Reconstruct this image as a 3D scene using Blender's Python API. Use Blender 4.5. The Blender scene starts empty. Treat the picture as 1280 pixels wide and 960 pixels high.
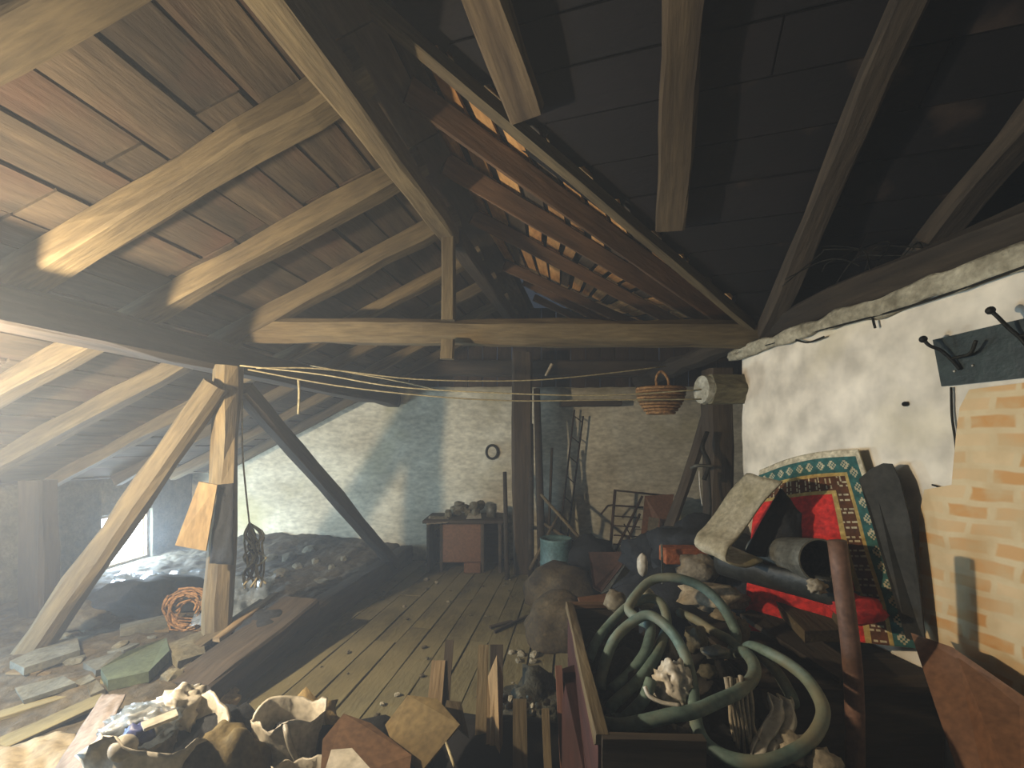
import bpy, bmesh, math, random
from mathutils import Vector as V, Matrix, noise as NZ
random.seed(7)
R = random.random
def U(a, b): return a + (b - a) * R()
SC = bpy.context.scene
COL = SC.collection
EYE = 1.5
F = 560.0
# ---------------------------------------------------------------- camera, world, light
cd = bpy.data.cameras.new('camera'); cam = bpy.data.objects.new('camera', cd); COL.objects.link(cam)
cam.location = (0, 0, EYE); cam.rotation_euler = (math.radians(90), 0, 0)
cd.sensor_width = 36; cd.lens = F / 1280 * 36; cd.shift_y = 80 / 1280; cd.clip_start = .02
SC.camera = cam
SC.view_settings.view_transform = 'Standard'; SC.view_settings.look = 'None'
SC.view_settings.gamma = 1; SC.view_settings.use_curve_mapping = False
SC.view_settings.exposure = 1.1
w = bpy.data.worlds.new('World'); SC.world = w; w.use_nodes = True
bg = w.node_tree.nodes['Background']; bg.inputs[0].default_value = (.55, .72, 1.0, 1); bg.inputs[1].default_value = .022
LAMP = V((-2.45, 1.52, 1.78))
SC.cycles.use_denoising = True
SC.cycles.max_bounces = 6; SC.cycles.diffuse_bounces = 3; SC.cycles.volume_bounces = 0
# daylight through the small eave window, off to the left
ld = bpy.data.lights.new('window_daylight', 'AREA'); ld.shape = 'RECTANGLE'; ld.size = .64; ld.size_y = .56
ld.energy = 42; ld.color = (.62, .82, 1.0)
lo = bpy.data.objects.new('window_daylight', ld); COL.objects.link(lo)
lo.location = (-4.36, 5.02, .49); lo.rotation_euler = (math.radians(90), 0, math.radians(-90))
# added blue fill lamp before the closed eave wall, left of the frame
ld = bpy.data.lights.new('eave_blue_fill', 'AREA'); ld.shape = 'RECTANGLE'; ld.size = .9; ld.size_y = .7
ld.energy = 60; ld.color = (.42, .70, 1.0)
lo = bpy.data.objects.new('eave_blue_fill', ld); COL.objects.link(lo)
lo.location = (-4.15, 1.7, .75); lo.rotation_euler = (math.radians(90), 0, math.radians(-90))

# ---------------------------------------------------------------- helpers
def P(px, py, d): return V(((px - 640) / F * d, d, EYE + (560 - py) / F * d))
def G(px, py, z=0.0):
    d = (EYE - z) * F / (py - 560); return V(((px - 640) / F * d, d, z))
def lerp(a, b, t): return a + (b - a) * t
def srgb(h):
    c = [int(h[i:i + 2], 16) / 255 for i in (0, 2, 4)]
    return tuple(x / 12.92 if x <= .04045 else ((x + .055) / 1.055) ** 2.4 for x in c) + (1,)
MATS = {}
def mat(name, c1, c2, c3=None, sc=(1, 1, 1), size=4, rough=.85, bump=.3, metal=0, spec=.3, detail=9, rnd=.35, fine=40, trans=0, blotch=None):
    if name in MATS: return MATS[name]
    m = bpy.data.materials.new(name); m.use_nodes = True; MATS[name] = m
    nt = m.node_tree; N = nt.nodes; L = nt.links; b = N['Principled BSDF']
    tc = N.new('ShaderNodeTexCoord'); mp = N.new('ShaderNodeMapping'); mp.inputs['Scale'].default_value = sc
    L.new(tc.outputs['Object'], mp.inputs[0])
    oi = N.new('ShaderNodeObjectInfo'); ml = N.new('ShaderNodeVectorMath'); ml.operation = 'ADD'
    cb = N.new('ShaderNodeMath'); cb.operation = 'MULTIPLY'; cb.inputs[1].default_value = 37
    L.new(oi.outputs['Random'], cb.inputs[0]); L.new(mp.outputs[0], ml.inputs[0]); L.new(cb.outputs[0], ml.inputs[1])
    n1 = N.new('ShaderNodeTexNoise'); n1.inputs['Scale'].default_value = size; n1.inputs['Detail'].default_value = detail
    n1.inputs['Roughness'].default_value = .62; L.new(ml.outputs[0], n1.inputs['Vector'])
    cr = N.new('ShaderNodeValToRGB'); e = cr.color_ramp.elements
    e[0].position = .32; e[0].color = srgb(c1); e[1].position = .66; e[1].color = srgb(c2)
    if c3: x = e.new(.8); x.color = srgb(c3)
    L.new(n1.outputs['Fac'], cr.inputs[0])
    n2 = N.new('ShaderNodeTexNoise'); n2.inputs['Scale'].default_value = fine; n2.inputs['Detail'].default_value = 4
    L.new(ml.outputs[0], n2.inputs['Vector'])
    mr = N.new('ShaderNodeMapRange'); mr.inputs[1].default_value = .3; mr.inputs[2].default_value = .7
    mr.inputs[3].default_value = .72; mr.inputs[4].default_value = 1.18; L.new(n2.outputs['Fac'], mr.inputs[0])
    m2 = N.new('ShaderNodeMapRange'); m2.inputs[3].default_value = 1 - rnd; m2.inputs[4].default_value = 1 + rnd * .5
    L.new(oi.outputs['Random'], m2.inputs[0])
    mm = N.new('ShaderNodeMath'); mm.operation = 'MULTIPLY'; L.new(mr.outputs[0], mm.inputs[0]); L.new(m2.outputs[0], mm.inputs[1])
    vm = N.new('ShaderNodeVectorMath'); vm.operation = 'SCALE'; L.new(cr.outputs[0], vm.inputs[0]); L.new(mm.outputs[0], vm.inputs['Scale'])
    out = vm.outputs[0]
    if blotch:
        bc, bs, lo_, hi_ = blotch
        n3 = N.new('ShaderNodeTexNoise'); n3.inputs['Scale'].default_value = bs; n3.inputs['Detail'].default_value = 6
        L.new(tc.outputs['Object'], n3.inputs['Vector'])
        r3 = N.new('ShaderNodeMapRange'); r3.inputs[1].default_value = lo_; r3.inputs[2].default_value = hi_; L.new(n3.outputs['Fac'], r3.inputs[0])
        mx = N.new('ShaderNodeMix'); mx.data_type = 'RGBA'; mx.inputs[7].default_value = srgb(bc)
        L.new(r3.outputs[0], mx.inputs[0]); L.new(out, mx.inputs[6]); out = mx.outputs[2]
    L.new(out, b.inputs['Base Color'])
    b.inputs['Roughness'].default_value = rough; b.inputs['Metallic'].default_value = metal
    b.inputs['Specular IOR Level'].default_value = spec
    if trans: b.inputs['Alpha'].default_value = 1 - trans
    bp = N.new('ShaderNodeBump'); bp.inputs['Strength'].default_value = bump; bp.inputs['Distance'].default_value = .02
    ad = N.new('ShaderNodeMath'); ad.operation = 'ADD'; L.new(n1.outputs['Fac'], ad.inputs[0])
    hf = N.new('ShaderNodeMath'); hf.operation = 'MULTIPLY'; hf.inputs[1].default_value = .35; L.new(n2.outputs['Fac'], hf.inputs[0]); L.new(hf.outputs[0], ad.inputs[1])
    L.new(ad.outputs[0], bp.inputs['Height']); L.new(bp.outputs[0], b.inputs['Normal'])
    return m
GR = (.18, 1, 1)   # wood grain runs along local x
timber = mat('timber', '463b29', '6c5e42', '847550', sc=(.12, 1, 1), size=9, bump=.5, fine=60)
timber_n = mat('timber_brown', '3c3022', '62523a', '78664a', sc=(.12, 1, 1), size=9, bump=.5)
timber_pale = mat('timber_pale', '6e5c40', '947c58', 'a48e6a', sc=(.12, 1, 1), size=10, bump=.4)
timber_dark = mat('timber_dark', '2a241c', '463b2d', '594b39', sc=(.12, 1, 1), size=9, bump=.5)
timber_warm = mat('timber_warm', '4a3622', '74563a', '8e6e4c', sc=(.12, 1, 1), size=9, bump=.4)
deck = mat('deck_board', '30281d', '5b4d3a', '766750', sc=(.16, 1, 1), size=7, bump=.5, rnd=.5, blotch=('4c3526', 2.2, .5, .75))
deck_lit = mat('deck_board_lit', '96683a', 'bd9058', 'd4aa72', sc=(.3, 1, 1), size=8, bump=.4, rnd=.5)  # lit copy of the deck boards, warm light put into the colour
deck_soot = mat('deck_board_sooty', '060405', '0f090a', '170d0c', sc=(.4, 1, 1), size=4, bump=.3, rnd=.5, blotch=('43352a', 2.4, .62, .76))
floorm = mat('floor_board', '48422e', '68603f', '787050', sc=(.35, 1, 1), size=5, bump=.5, rnd=.18, blotch=('70684a', 1.2, .38, .62))
earth = mat('dusty_earth', '3a3428', '5c523e', '746a54', size=9, bump=1.0, fine=30)
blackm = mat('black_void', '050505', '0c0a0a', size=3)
plaster = mat('old_plaster', 'a8a088', 'ccc6ae', 'd8d2be', sc=(.6, 1, 1.2), size=2.2, bump=.35, fine=22, rnd=0, blotch=('a2986c', 1.0, .55, .78))
gable = mat('gable_board', '2a2119', '443527', '54442f', sc=(.3, 1, 1), size=5)
white_pl = mat('white_plaster', 'd2c8b2', 'e0d6c2', 'e8e0d2', size=1.0, bump=.3, fine=6, rnd=0, blotch=('c8bb92', 1.3, .55, .85))
mortar = mat('crumbling_mortar', '6b6450', 'a8a088', 'c8c2ae', size=7, bump=1.0)
rusty = mat('rusty_iron', '2c2018', '4c3626', '5a3c28', size=20, rough=.7, metal=.4)
iron = mat('dark_iron', '16150f', '2a2820', size=20, rough=.6, metal=.6)
cord_m = mat('pale_cord', '8a7e5c', 'a89c78', size=30)
hose_m = mat('hose_rubber', '465850', '66796e', '76857a', size=6, rough=.6, bump=.1, rnd=.1, blotch=('7a735a', 5, .45, .7))
plastic_w = mat('white_plastic', '9a927e', 'bab2a0', 'cac4b6', size=6, rough=.45, spec=.5, bump=.2)
rag = mat('dirty_rag', '6c6250', '9c9078', 'b4a88e', size=9, bump=.6)
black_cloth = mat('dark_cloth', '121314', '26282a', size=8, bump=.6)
olive = mat('olive_cloth', '4e4328', '75663f', '87774c', size=5, bump=.4)
carton = mat('brown_card', '5e4630', '7a5c40', '86684a', size=3, bump=.15)
cardboard = mat('tan_cardboard', '6e5c3a', '8c784e', '9a865a', size=4, bump=.2)
stone_m = mat('grey_stone', '4a4638', '6e6852', '837c66', size=8, bump=.8)
slate_m = mat('stone_slab', '45453c', '66665a', '7a7868', size=7, bump=.7)
green_m = mat('green_canvas', '3a4232', '545e46', '626a54', size=4, bump=.4)
beige_m = mat('beige_cloth', '6a604c', '857a62', size=4, bump=.3)
pink_m = mat('pinkish_cloth', '70665c', '90847a', '9c9088', size=6, bump=.4)
brick_m = mat('red_brick', '6e3a20', '955430', 'a86a44', size=14, bump=.6)
blue_m = mat('teal_paint', '3e5a5c', '5a7878', '6c6450', size=5, rough=.5)
darkred = mat('dark_red_board', '2a1614', '40221c', '4e2a20', sc=(.2, 1, 1), size=6)
brownboard = mat('brown_hardboard', '644430', '7c583c', '886444', size=1.2, bump=.08, rough=.6)
rackm = mat('rack_board', '1a211e', '2a3430', size=6, rough=.5)
wicker = mat('wicker', '6a4a2a', 'a2794a', 'bd9a68', size=30, bump=1)
birch = mat('cut_log_end', '8e8870', 'c8c4b0', '4a4638', size=16, bump=.6)
bark = mat('log_bark', '5c553e', '8a8468', sc=(.2, 1, 1), size=10, bump=.9)
clear_m = mat('clear_plastic', '7c8a92', 'a8b4ba', size=9, rough=.15, spec=.8, trans=.45, bump=.6)
grey_tin = mat('grey_tin', '4e4d44', '6c6a5e', size=5, rough=.5, metal=.3)
lino = mat('cream_lino', '8a8064', 'aca288', 'bcb49c', size=5, rough=.6, blotch=('6e6440', 3, .5, .7))
blue_p = mat('blue_wrapper', '2e3658', '48507c', size=8, rough=.4)

def finish(o, name, label, cat, group, parent, kind):
    if parent is not None: o.parent = parent; o.location = o.location - parent.location
    if label: o['label'] = label
    if cat and parent is None: o['category'] = cat
    if group and parent is None: o['group'] = group
    if kind: o['kind'] = kind
    return o
def thing(name, label, cat, loc, group=None, kind=None):
    o = bpy.data.objects.new(name, None); COL.objects.link(o); o.location = loc; o.empty_display_size = .05
    return finish(o, name, label, cat, group, None, kind)
def mesh(name, vs, fs, m, label=None, cat=None, group=None, parent=None, kind=None, smooth=False, world=True, mi=None, loc=None):
    me = bpy.data.meshes.new(name)
    vs = [V(v) for v in vs]
    if world:
        if loc is None:
            xs = [v.x for v in vs]; ys = [v.y for v in vs]; zs = [v.z for v in vs]
            loc = V(((min(xs) + max(xs)) / 2, (min(ys) + max(ys)) / 2, min(zs)))
        vs = [v - loc for v in vs]
    me.from_pydata(vs, [], fs)
    for x in (m if isinstance(m, (list, tuple)) else [m]): me.materials.append(x)
    if mi: me.polygons.foreach_set('material_index', mi)
    if smooth: me.polygons.foreach_set('use_smooth', [True] * len(me.polygons))
    bm = bmesh.new(); bm.from_mesh(me); bmesh.ops.recalc_face_normals(bm, faces=bm.faces); bm.to_mesh(me); bm.free()
    me.update()
    o = bpy.data.objects.new(name, me); COL.objects.link(o)
    o.location = loc if loc is not None else (0, 0, 0)
    return finish(o, name, label, cat, group, parent, kind)
def frame(a, b, roll=0):
    x = (b - a).normalized(); up = V((0, 0, 1))
    if abs(x.dot(up)) > .97: up = V((0, 1, 0))
    y = up.cross(x).normalized(); z = x.cross(y)
    M = Matrix((x, y, z)).transposed()
    return M @ Matrix.Rotation(roll, 3, 'X')
def beam(name, a, b, w, h, m, label=None, cat='beam', group=None, parent=None, n=None, jit=.006, roll=0, bev=.12, kind=None, bow=0):
    a = V(a); b = V(b); Ln = (b - a).length
    n = n or max(2, min(12, int(Ln / .25)))
    s = random.randint(0, 999)
    c = bev * min(w, h); W = w / 2; H = h / 2
    prof = [(-W + c, -H), (W - c, -H), (W, -H + c), (W, H - c), (W - c, H), (-W + c, H), (-W, H - c), (-W, -H + c)]
    vs = []; fs = []
    for i in range(n + 1):
        t = i / n; bw = math.sin(t * math.pi) * bow
        for k, (y, z) in enumerate(prof):
            q = NZ.noise_vector(V((t * Ln * 2.2, k * .35, s)))
            vs.append(V((t * Ln, y + q.y * jit * 2, z + q.z * jit * 2 + bw)))
    K = 8
    for i in range(n):
        for k in range(K): fs.append((i * K + k, i * K + (k + 1) % K, (i + 1) * K + (k + 1) % K, (i + 1) * K + k))
    fs.append(tuple(range(K))); fs.append(tuple(n * K + k for k in range(K)))
    o = mesh(name, vs, fs, m, label, cat, group, None, kind, world=False, loc=None)
    M = frame(a, b, roll); o.rotation_euler = M.to_euler(); o.location = a
    if parent is not None:
        o.parent = parent; o.location = a - parent.location
        if 'category' in o: del o['category']
    return o
def catmull(pts, sub=6):
    pts = [V(p) for p in pts]; out = []
    Q = [pts[0] * 2 - pts[1]] + pts + [pts[-1] * 2 - pts[-2]]
    for i in range(1, len(Q) - 2):
        p0, p1, p2, p3 = Q[i - 1:i + 3]
        for j in range(sub):
            t = j / sub
            out.append(.5 * ((2 * p1) + (p2 - p0) * t + (2 * p0 - 5 * p1 + 4 * p2 - p3) * t * t + (3 * p1 - p0 - 3 * p2 + p3) * t ** 3))
    out.append(pts[-1]); return out
def tube_geo(pts, r, seg=8):
    if not isinstance(r, (list, tuple)): r = [r] * len(pts)
    vs = []; fs = []; up = V((0, 0, 1)); prev = None
    for i, p in enumerate(pts):
        t = (pts[min(i + 1, len(pts) - 1)] - pts[max(i - 1, 0)]).normalized()
        if prev is None:
            prev = t.orthogonal().normalized()
        prev = (prev - t * prev.dot(t)).normalized(); q = t.cross(prev)
        for k in range(seg):
            an = 2 * math.pi * k / seg; vs.append(p + (prev * math.cos(an) + q * math.sin(an)) * r[i])
    for i in range(len(pts) - 1):
        for k in range(seg): fs.append((i * seg + k, i * seg + (k + 1) % seg, (i + 1) * seg + (k + 1) % seg, (i + 1) * seg + k))
    fs.append(tuple(range(seg))[::-1]); fs.append(tuple((len(pts) - 1) * seg + k for k in range(seg)))
    return vs, fs
def tube(name, pts, r, m, label=None, cat=None, group=None, parent=None, seg=8, sub=6, smooth=True, kind=None):
    pts = catmull(pts, sub) if sub > 1 else [V(p) for p in pts]
    if isinstance(r, (list, tuple)):
        n = len(pts) - 1; r = [r[0] + (r[1] - r[0]) * i / n for i in range(n + 1)]
    vs, fs = tube_geo(pts, r, seg)
    return mesh(name, vs, fs, m, label, cat, group, parent, kind, smooth)
def multi_geo(list_):
    vs = []; fs = []
    for v, f in list_:
        o = len(vs); vs += v; fs += [tuple(i + o for i in x) for x in f]
    return vs, fs
def slab(name, pts, t, m, label=None, cat=None, group=None, parent=None, kind=None, rough=0.0, grain=True):
    """polygon given by its corners, with thickness t"""
    pts = [V(p) for p in pts]; n = len(pts)
    nr = V((0, 0, 0)); c = sum(pts, V()) / n
    for i in range(n): nr += (pts[i] - c).cross(pts[(i + 1) % n] - c)
    nr.normalize()
    if rough: pts = [p + V((U(-1, 1), U(-1, 1), U(-1, 1))) * rough for p in pts]
    c2 = sum(pts, V()) / n
    top = [p + nr * t * .5 for p in pts]; bot = [p - nr * t * .5 for p in pts]
    ti = [c2 + (p - c2) * .96 + nr * t * .5 for p in pts]; 
    top = [p + nr * t * .32 for p in pts]
    vs = ti + top + bot; fs = [tuple(range(n)), tuple(range(2 * n, 3 * n))[::-1]]
    for i in range(n):
        j = (i + 1) % n; fs.append((i, n + i, n + j, j)); fs.append((n + i, 2 * n + i, 2 * n + j, n + j))
    o = mesh(name, vs, fs, m, label, cat, group, parent, kind)
    if grain:            # turn the local x axis along the longest edge so that the grain follows it
        e = max(((pts[(i + 1) % n] - pts[i]) for i in range(n)), key=lambda q: q.length).normalized()
        M = Matrix((e, nr.cross(e), nr)).transposed()
        o.data.transform(M.inverted().to_4x4()); o.rotation_euler = M.to_euler()
    return o
def join_stuff(objs, name, label, cat):
    vs = []; fs = []; ms = []; mi = []
    for o in objs:
        Mx = Matrix.Translation(o.location) @ o.rotation_euler.to_matrix().to_4x4(); b0 = len(vs); vs += [Mx @ v.co for v in o.data.vertices]
        mm = o.data.materials[0]
        if mm not in ms: ms.append(mm)
        for p in o.data.polygons: fs.append(tuple(i + b0 for i in p.vertices)); mi.append(ms.index(mm))
        bpy.data.objects.remove(o)
    return mesh(name, vs, fs, ms, label, cat, kind='stuff', mi=mi)
def box(name, lo_, hi_, m, label=None, cat=None, group=None, parent=None, kind=None, rz=0, bev=.006):
    bm = bmesh.new(); bmesh.ops.create_cube(bm, size=1)
    lo_ = V(lo_); hi_ = V(hi_); c = (lo_ + hi_) / 2; s = hi_ - lo_
    for v in bm.verts: v.co = V((v.co.x * s.x, v.co.y * s.y, v.co.z * s.z))
    bmesh.ops.bevel(bm, geom=bm.edges[:], offset=min(bev, min(s) * .3), segments=1, affect='EDGES')
    M = Matrix.Rotation(rz, 3, 'Z')
    vs = [M @ v.co + c for v in bm.verts]; fs = [[v.index for v in f.verts] for f in bm.faces]; bm.free()
    return mesh(name, vs, fs, m, label, cat, group, parent, kind)
def blob(name, c, s, m, label=None, cat=None, group=None, parent=None, amp=.2, freq=2.0, sub=3, flat=None, kind=None, smooth=True, crease=0):
    bm = bmesh.new(); bmesh.ops.create_icosphere(bm, subdivisions=sub, radius=1)
    sd = U(0, 90); c = V(c)
    for v in bm.verts:
        d = v.co.normalized(); k = 1 + amp * NZ.noise(d * freq + V((sd, 0, 0))) + amp * .5 * NZ.noise(d * freq * 2.7 + V((0, sd, 0)))
        if crease: k += crease * (abs(NZ.noise(d * freq * 2 + V((0, 0, sd)))) - .2)
        v.co = V((d.x * s[0] * k, d.y * s[1] * k, max(d.z * s[2] * k, -s[2] * (flat if flat is not None else 9))))
    vs = [v.co + c for v in bm.verts]; fs = [[v.index for v in f.verts] for f in bm.faces]; bm.free()
    return mesh(name, vs, fs, m, label, cat, group, parent, kind, smooth)
def rock(name, c, s, m, label=None, cat='stone', group=None, parent=None):
    bm = bmesh.new(); bmesh.ops.create_icosphere(bm, subdivisions=2, radius=1); sd = U(0, 90)
    for v in bm.verts:
        d = v.co.normalized(); k = 1 / max(abs(d.x), abs(d.y), abs(d.z)) * .8
        k = lerp(1, k, .65) * (1 + .3 * NZ.noise(d * 1.6 + V((sd, 0, 0))))
        v.co = V((d.x * s[0] * k, d.y * s[1] * k, d.z * s[2] * k))
    M = Matrix.Rotation(U(0, 3), 3, 'Z')
    vs = [M @ v.co + V(c) for v in bm.verts]; fs = [[v.index for v in f.verts] for f in bm.faces]; bm.free()
    return mesh(name, vs, fs, m, label, cat, group, parent)
def sheet(name, fn, nu, nv, m, t=.004, label=None, cat=None, group=None, parent=None, mif=None, smooth=True, kind=None):
    """surface fn(u,v)->point, given thickness t"""
    g = [[V(fn(i / nu, j / nv)) for i in range(nu + 1)] for j in range(nv + 1)]
    nrm = []
    for j in range(nv + 1):
        for i in range(nu + 1):
            a = g[j][min(i + 1, nu)] - g[j][max(i - 1, 0)]; b = g[min(j + 1, nv)][i] - g[max(j - 1, 0)][i]
            c = a.cross(b); nrm.append(c.normalized() if c.length > 1e-9 else V((0, 0, 1)))
    W = nu + 1; top = []; bot = []
    for j in range(nv + 1):
        for i in range(nu + 1):
            top.append(g[j][i] + nrm[j * W + i] * t / 2); bot.append(g[j][i] - nrm[j * W + i] * t / 2)
    B = len(top); fs = []; mi = []
    for j in range(nv):
        for i in range(nu):
            a = j * W + i; fs.append((a, a + 1, a + W + 1, a + W)); k = mif(i / nu, j / nv) if mif else 0; mi.append(k)
    for j in range(nv):
        for i in range(nu):
            a = B + j * W + i; fs.append((a + W, a + W + 1, a + 1, a)); mi.append(mif(i / nu, j / nv) if mif else 0)
    ring = [i for i in range(nu)] + [j * W + nu for j in range(nv)] + [nv * W + i for i in range(nu, 0, -1)] + [j * W for j in range(nv, 0, -1)]
    for k in range(len(ring)):
        a = ring[k]; b = ring[(k + 1) % len(ring)]; fs.append((a, b, B + b, B + a)); mi.append(0)
    return mesh(name, top + bot, fs, m, label, cat, group, parent, kind, smooth, mi=mi if mif else None)
def quadfn(tl, tr, br, bl, amp=0, fr=3, seed=0):
    tl, tr, br, bl = V(tl), V(tr), V(br), V(bl)
    n = (tr - tl).cross(bl - tl).normalized()
    def f(u, v):
        p = lerp(lerp(tl, tr, u), lerp(bl, br, u), v)
        return p + n * amp * NZ.noise(V((u * fr, v * fr, seed))) + n * amp * .4 * NZ.noise(V((u * fr * 3, v * fr * 3, seed + 5)))
    return f

# ---------------------------------------------------------------- key lines of the roof
def rid(y): return V((-.47 + .215 * (y - 3.3), y, 3.10))          # ridge beam centre
def apx(y): return V((-.31 + .20 * (y - 3.42), y, 3.30))          # apex of the roof
def pur(y): return V((-2.09 + .19 * (y - 3.3), y, 2.15))          # left purlin centre
def wx(y): return 2.24 - .14 * y                                  # right wall face
# left slope: from apex to purlin and on to the eave
def left(y, s):
    a = apx(y) + V((0, 0, .02)); b = pur(y) + V((0, 0, .24)); return a + (b - a) * s      # s=1 at the purlin
# ---------------------------------------------------------------- floor
fl = thing('floor', None, None, V((0, 3, 0)), kind='structure')
mesh('floor_base', [(-5, -1, -.03), (4, -1, -.03), (4, 6.2, -.03), (-5, 6.2, -.03), (-5, -1, -.1), (4, -1, -.1), (4, 6.2, -.1), (-5, 6.2, -.1)],
     [(0, 1, 2, 3), (7, 6, 5, 4), (0, 1, 5, 4), (1, 2, 6, 5), (2, 3, 7, 6), (3, 0, 4, 7)], timber_dark, parent=fl)
x = -2.1
while x < 3.0:
    wd = U(.15, .22); y0 = -.5
    cuts = [-.5, U(1.6, 2.4), U(3.4, 4.6), 6.0]
    for q in range(3):
        a = V((x + wd / 2 + .14 * (cuts[q] - 3), cuts[q], -.012 + U(-.006, .004))); b = V((x + wd / 2 + .14 * (cuts[q + 1] - 3), cuts[q + 1] - .006, -.012 + U(-.006, .004)))
        beam('plank', a, b, wd - U(.004, .018), .028, floorm, parent=fl, cat=None, n=5, jit=.004, bev=.08)
    x += wd
# ---------------------------------------------------------------- walls
def wall(name, fn, nu, nv, m, t=.25): return sheet(name, fn, nu, nv, m, t, kind='structure')
def backf(u, v):
    x = -5 + 8.2 * u; z = 2.32 * v
    return V((x, 6.12 + .03 * NZ.noise(V((x * 1.5, z * 1.5, 3))) + .012 * NZ.noise(V((x * 6, z * 6, 3))), z))
sheet('wall_back', backf, 80, 24, plaster, .2, kind='structure')
# gable boards above the back wall
gb = thing('wall_gable', None, None, V((0, 6.05, 2.3)), kind='structure')
x = -3.4
while x < 3.2:
    zt = min(3.45, 3.4 - .47 * max(0, -(x - .1)), 3.40)
    if zt > 2.36: beam('plank', (x + .1, 6.1, 2.25), (x + .1, 6.1, zt), .19, .03, gable, parent=gb, cat=None, n=3)
    x += .2
beam('wall_beam', P(385, 459, 5.9), P(850, 462, 5.9), .16, .2, timber_dark, 'dark horizontal timber along the top of the plastered far wall', 'beam')
def rightf(u, v):
    y = -.6 + 4.1 * u; z = 2.22 * v
    return V((wx(y) + .12 + .014 * NZ.noise(V((y * 2, z * 2, 9))) + .006 * NZ.noise(V((y * 9, z * 9, 9))) + (.03 if (u > .985) else 0), y, z))
sheet('wall_right', rightf, 90, 50, white_pl, .22, kind='structure')
WR = bpy.data.objects['wall_right']
# eave wall with the small window
ew = thing('wall_left', None, None, V((-4.3, 3, 0)), kind='structure')
for a, b in (((-4.5, -.6, 0), (-4.3, 4.7, 1.5)), ((-4.5, 5.36, 0), (-4.3, 6.1, 1.5)), ((-4.5, 4.7, 0), (-4.3, 5.36, .2)), ((-4.5, 4.7, .78), (-4.3, 5.36, 1.5))):
    box('masonry', a, b, stone_m, parent=ew)
wn = thing('window_1', None, None, V((-4.4, 5.03, .2)), kind='structure')
pe = bpy.data.materials.new('bright_pane'); pe.use_nodes = True
q_ = pe.node_tree.nodes['Principled BSDF']; q_.inputs['Emission Color'].default_value = (.80, .92, 1, 1); q_.inputs['Emission Strength'].default_value = 6
box('window_pane', (-4.40, 4.72, .21), (-4.39, 5.34, .77), pe, parent=wn)
for a, b in (((-4.42, 4.7, .2), (-4.34, 4.74, .78)), ((-4.42, 5.32, .2), (-4.34, 5.36, .78)), ((-4.42, 4.7, .2), (-4.34, 5.36, .235)), ((-4.42, 4.7, .745), (-4.34, 5.36, .78))):
    box('window_frame', a, b, timber_pale, parent=wn)
beam('wall_post', P(48, 600, 3.6), V((-3.80, 3.6, .1)), .2, .16, timber_dark, 'short grey upright at the far left under the low eave', 'post')
# ---------------------------------------------------------------- roof decks (single boards)
ce = thing('ceiling', None, None, V((0, 3, 3.3)), kind='structure')
def strip(name, f, s0, s1, y0, y1, m, t=.022, par=None):
    off = U(-.006, .006); o = V((0, 0, .012 + off)); sk = U(-.006, .006)
    p = [f(y0, s0 + sk) + o, f(y1, s0 - sk) + o, f(y1, s1) + o, f(y0, s1) + o]
    slab(name, p, t, m, parent=par)
ry = [.45, 1.28, 1.92, 2.62, 3.30, 3.95, 4.6, 5.25, 5.85]
s = -.02
while s < 2.30:
    dw = U(.085, .125)
    if s + dw > 2.3: dw = 2.3 - s
    cuts = [-.9, 1.28 if R() < .5 else 1.92, 3.30 if R() < .5 else 2.62, 4.6, 6.1]
    for i in range(4): strip('plank', left, s, s + dw - U(.004, .014), cuts[i], cuts[i + 1] - .01, deck, par=ce)
    s += dw
# rafters of the left slope
rows = ['big near rafter at the top left corner, its upper side in shade', 'second rafter of the left slope counted from the camera', 'third rafter of the left slope, meeting the ridge beam above the king post brace',
        'fourth rafter of the left slope, ending just above the tie beam end', 'fifth rafter of the left slope, seen behind the king post foot', 'sixth rafter of the left slope, beyond the king post',
        'seventh rafter of the left slope, near the gable', 'last rafter of the left slope, against the gable']
lab0 = 'nearest rafter overhead on the left slope, mostly out of frame'
def rafter(y, w_, h_, m, label, dy=0.0, bow=0):
    a = left(y, .04) - V((0, 0, h_ / 2 + .01)); b = left(y + dy, 2.25) - V((0, 0, h_ / 2 + .01))
    return beam('rafter', a, b, w_, h_, m, label, 'rafter', 'rafters of the left roof slope', n=14, jit=.012, bow=bow)
rafter(.62, .15, .12, timber, lab0)
for y, w_, h_, l in ((1.36, .17, .13, rows[0]), (2.02, .145, .13, rows[1]), (2.68, .13, .12, rows[2]), (3.30, .13, .12, rows[3]), (3.95, .1, .1, rows[4]), (4.55, .1, .1, rows[5]), (5.15, .1, .1, rows[6]), (5.7, .1, .1, rows[7])):
    rafter(y, w_, h_, timber, l, dy=.25 if 1.9 < y < 2.3 else .05)
# ridge beam, king post, tie beam, purlin, posts, braces
beam('ridge_beam', rid(-.3), rid(3.36), .13, .15, timber, 'long ridge beam running from the top of the picture to the king post', 'beam', n=12, jit=.012)
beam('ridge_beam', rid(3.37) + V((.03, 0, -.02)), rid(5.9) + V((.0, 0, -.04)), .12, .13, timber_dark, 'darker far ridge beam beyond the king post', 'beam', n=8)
kp = thing('king_post', 'short upright king post between the ridge beam and the tie beam', 'post', P(560, 448, 3.3))
beam('post_shaft', P(561, 289, 3.3), P(561, 402, 3.3), .095, .11, timber, parent=kp)
beam('post_foot', P(560, 425, 3.22), P(559, 449, 3.22), .10, .05, timber, parent=kp)
beam('tie_beam', P(281, 413, 3.36), P(948, 419, 3.36), .16, .185, timber, 'heavy horizontal tie beam crossing the attic under the king post', 'beam', n=16, jit=.012, bev=.28)
beam('purlin', pur(-.4), pur(6.0), .2, .2, timber_dark, 'long dark purlin carrying the left rafters', 'beam', n=16, jit=.015)
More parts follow.
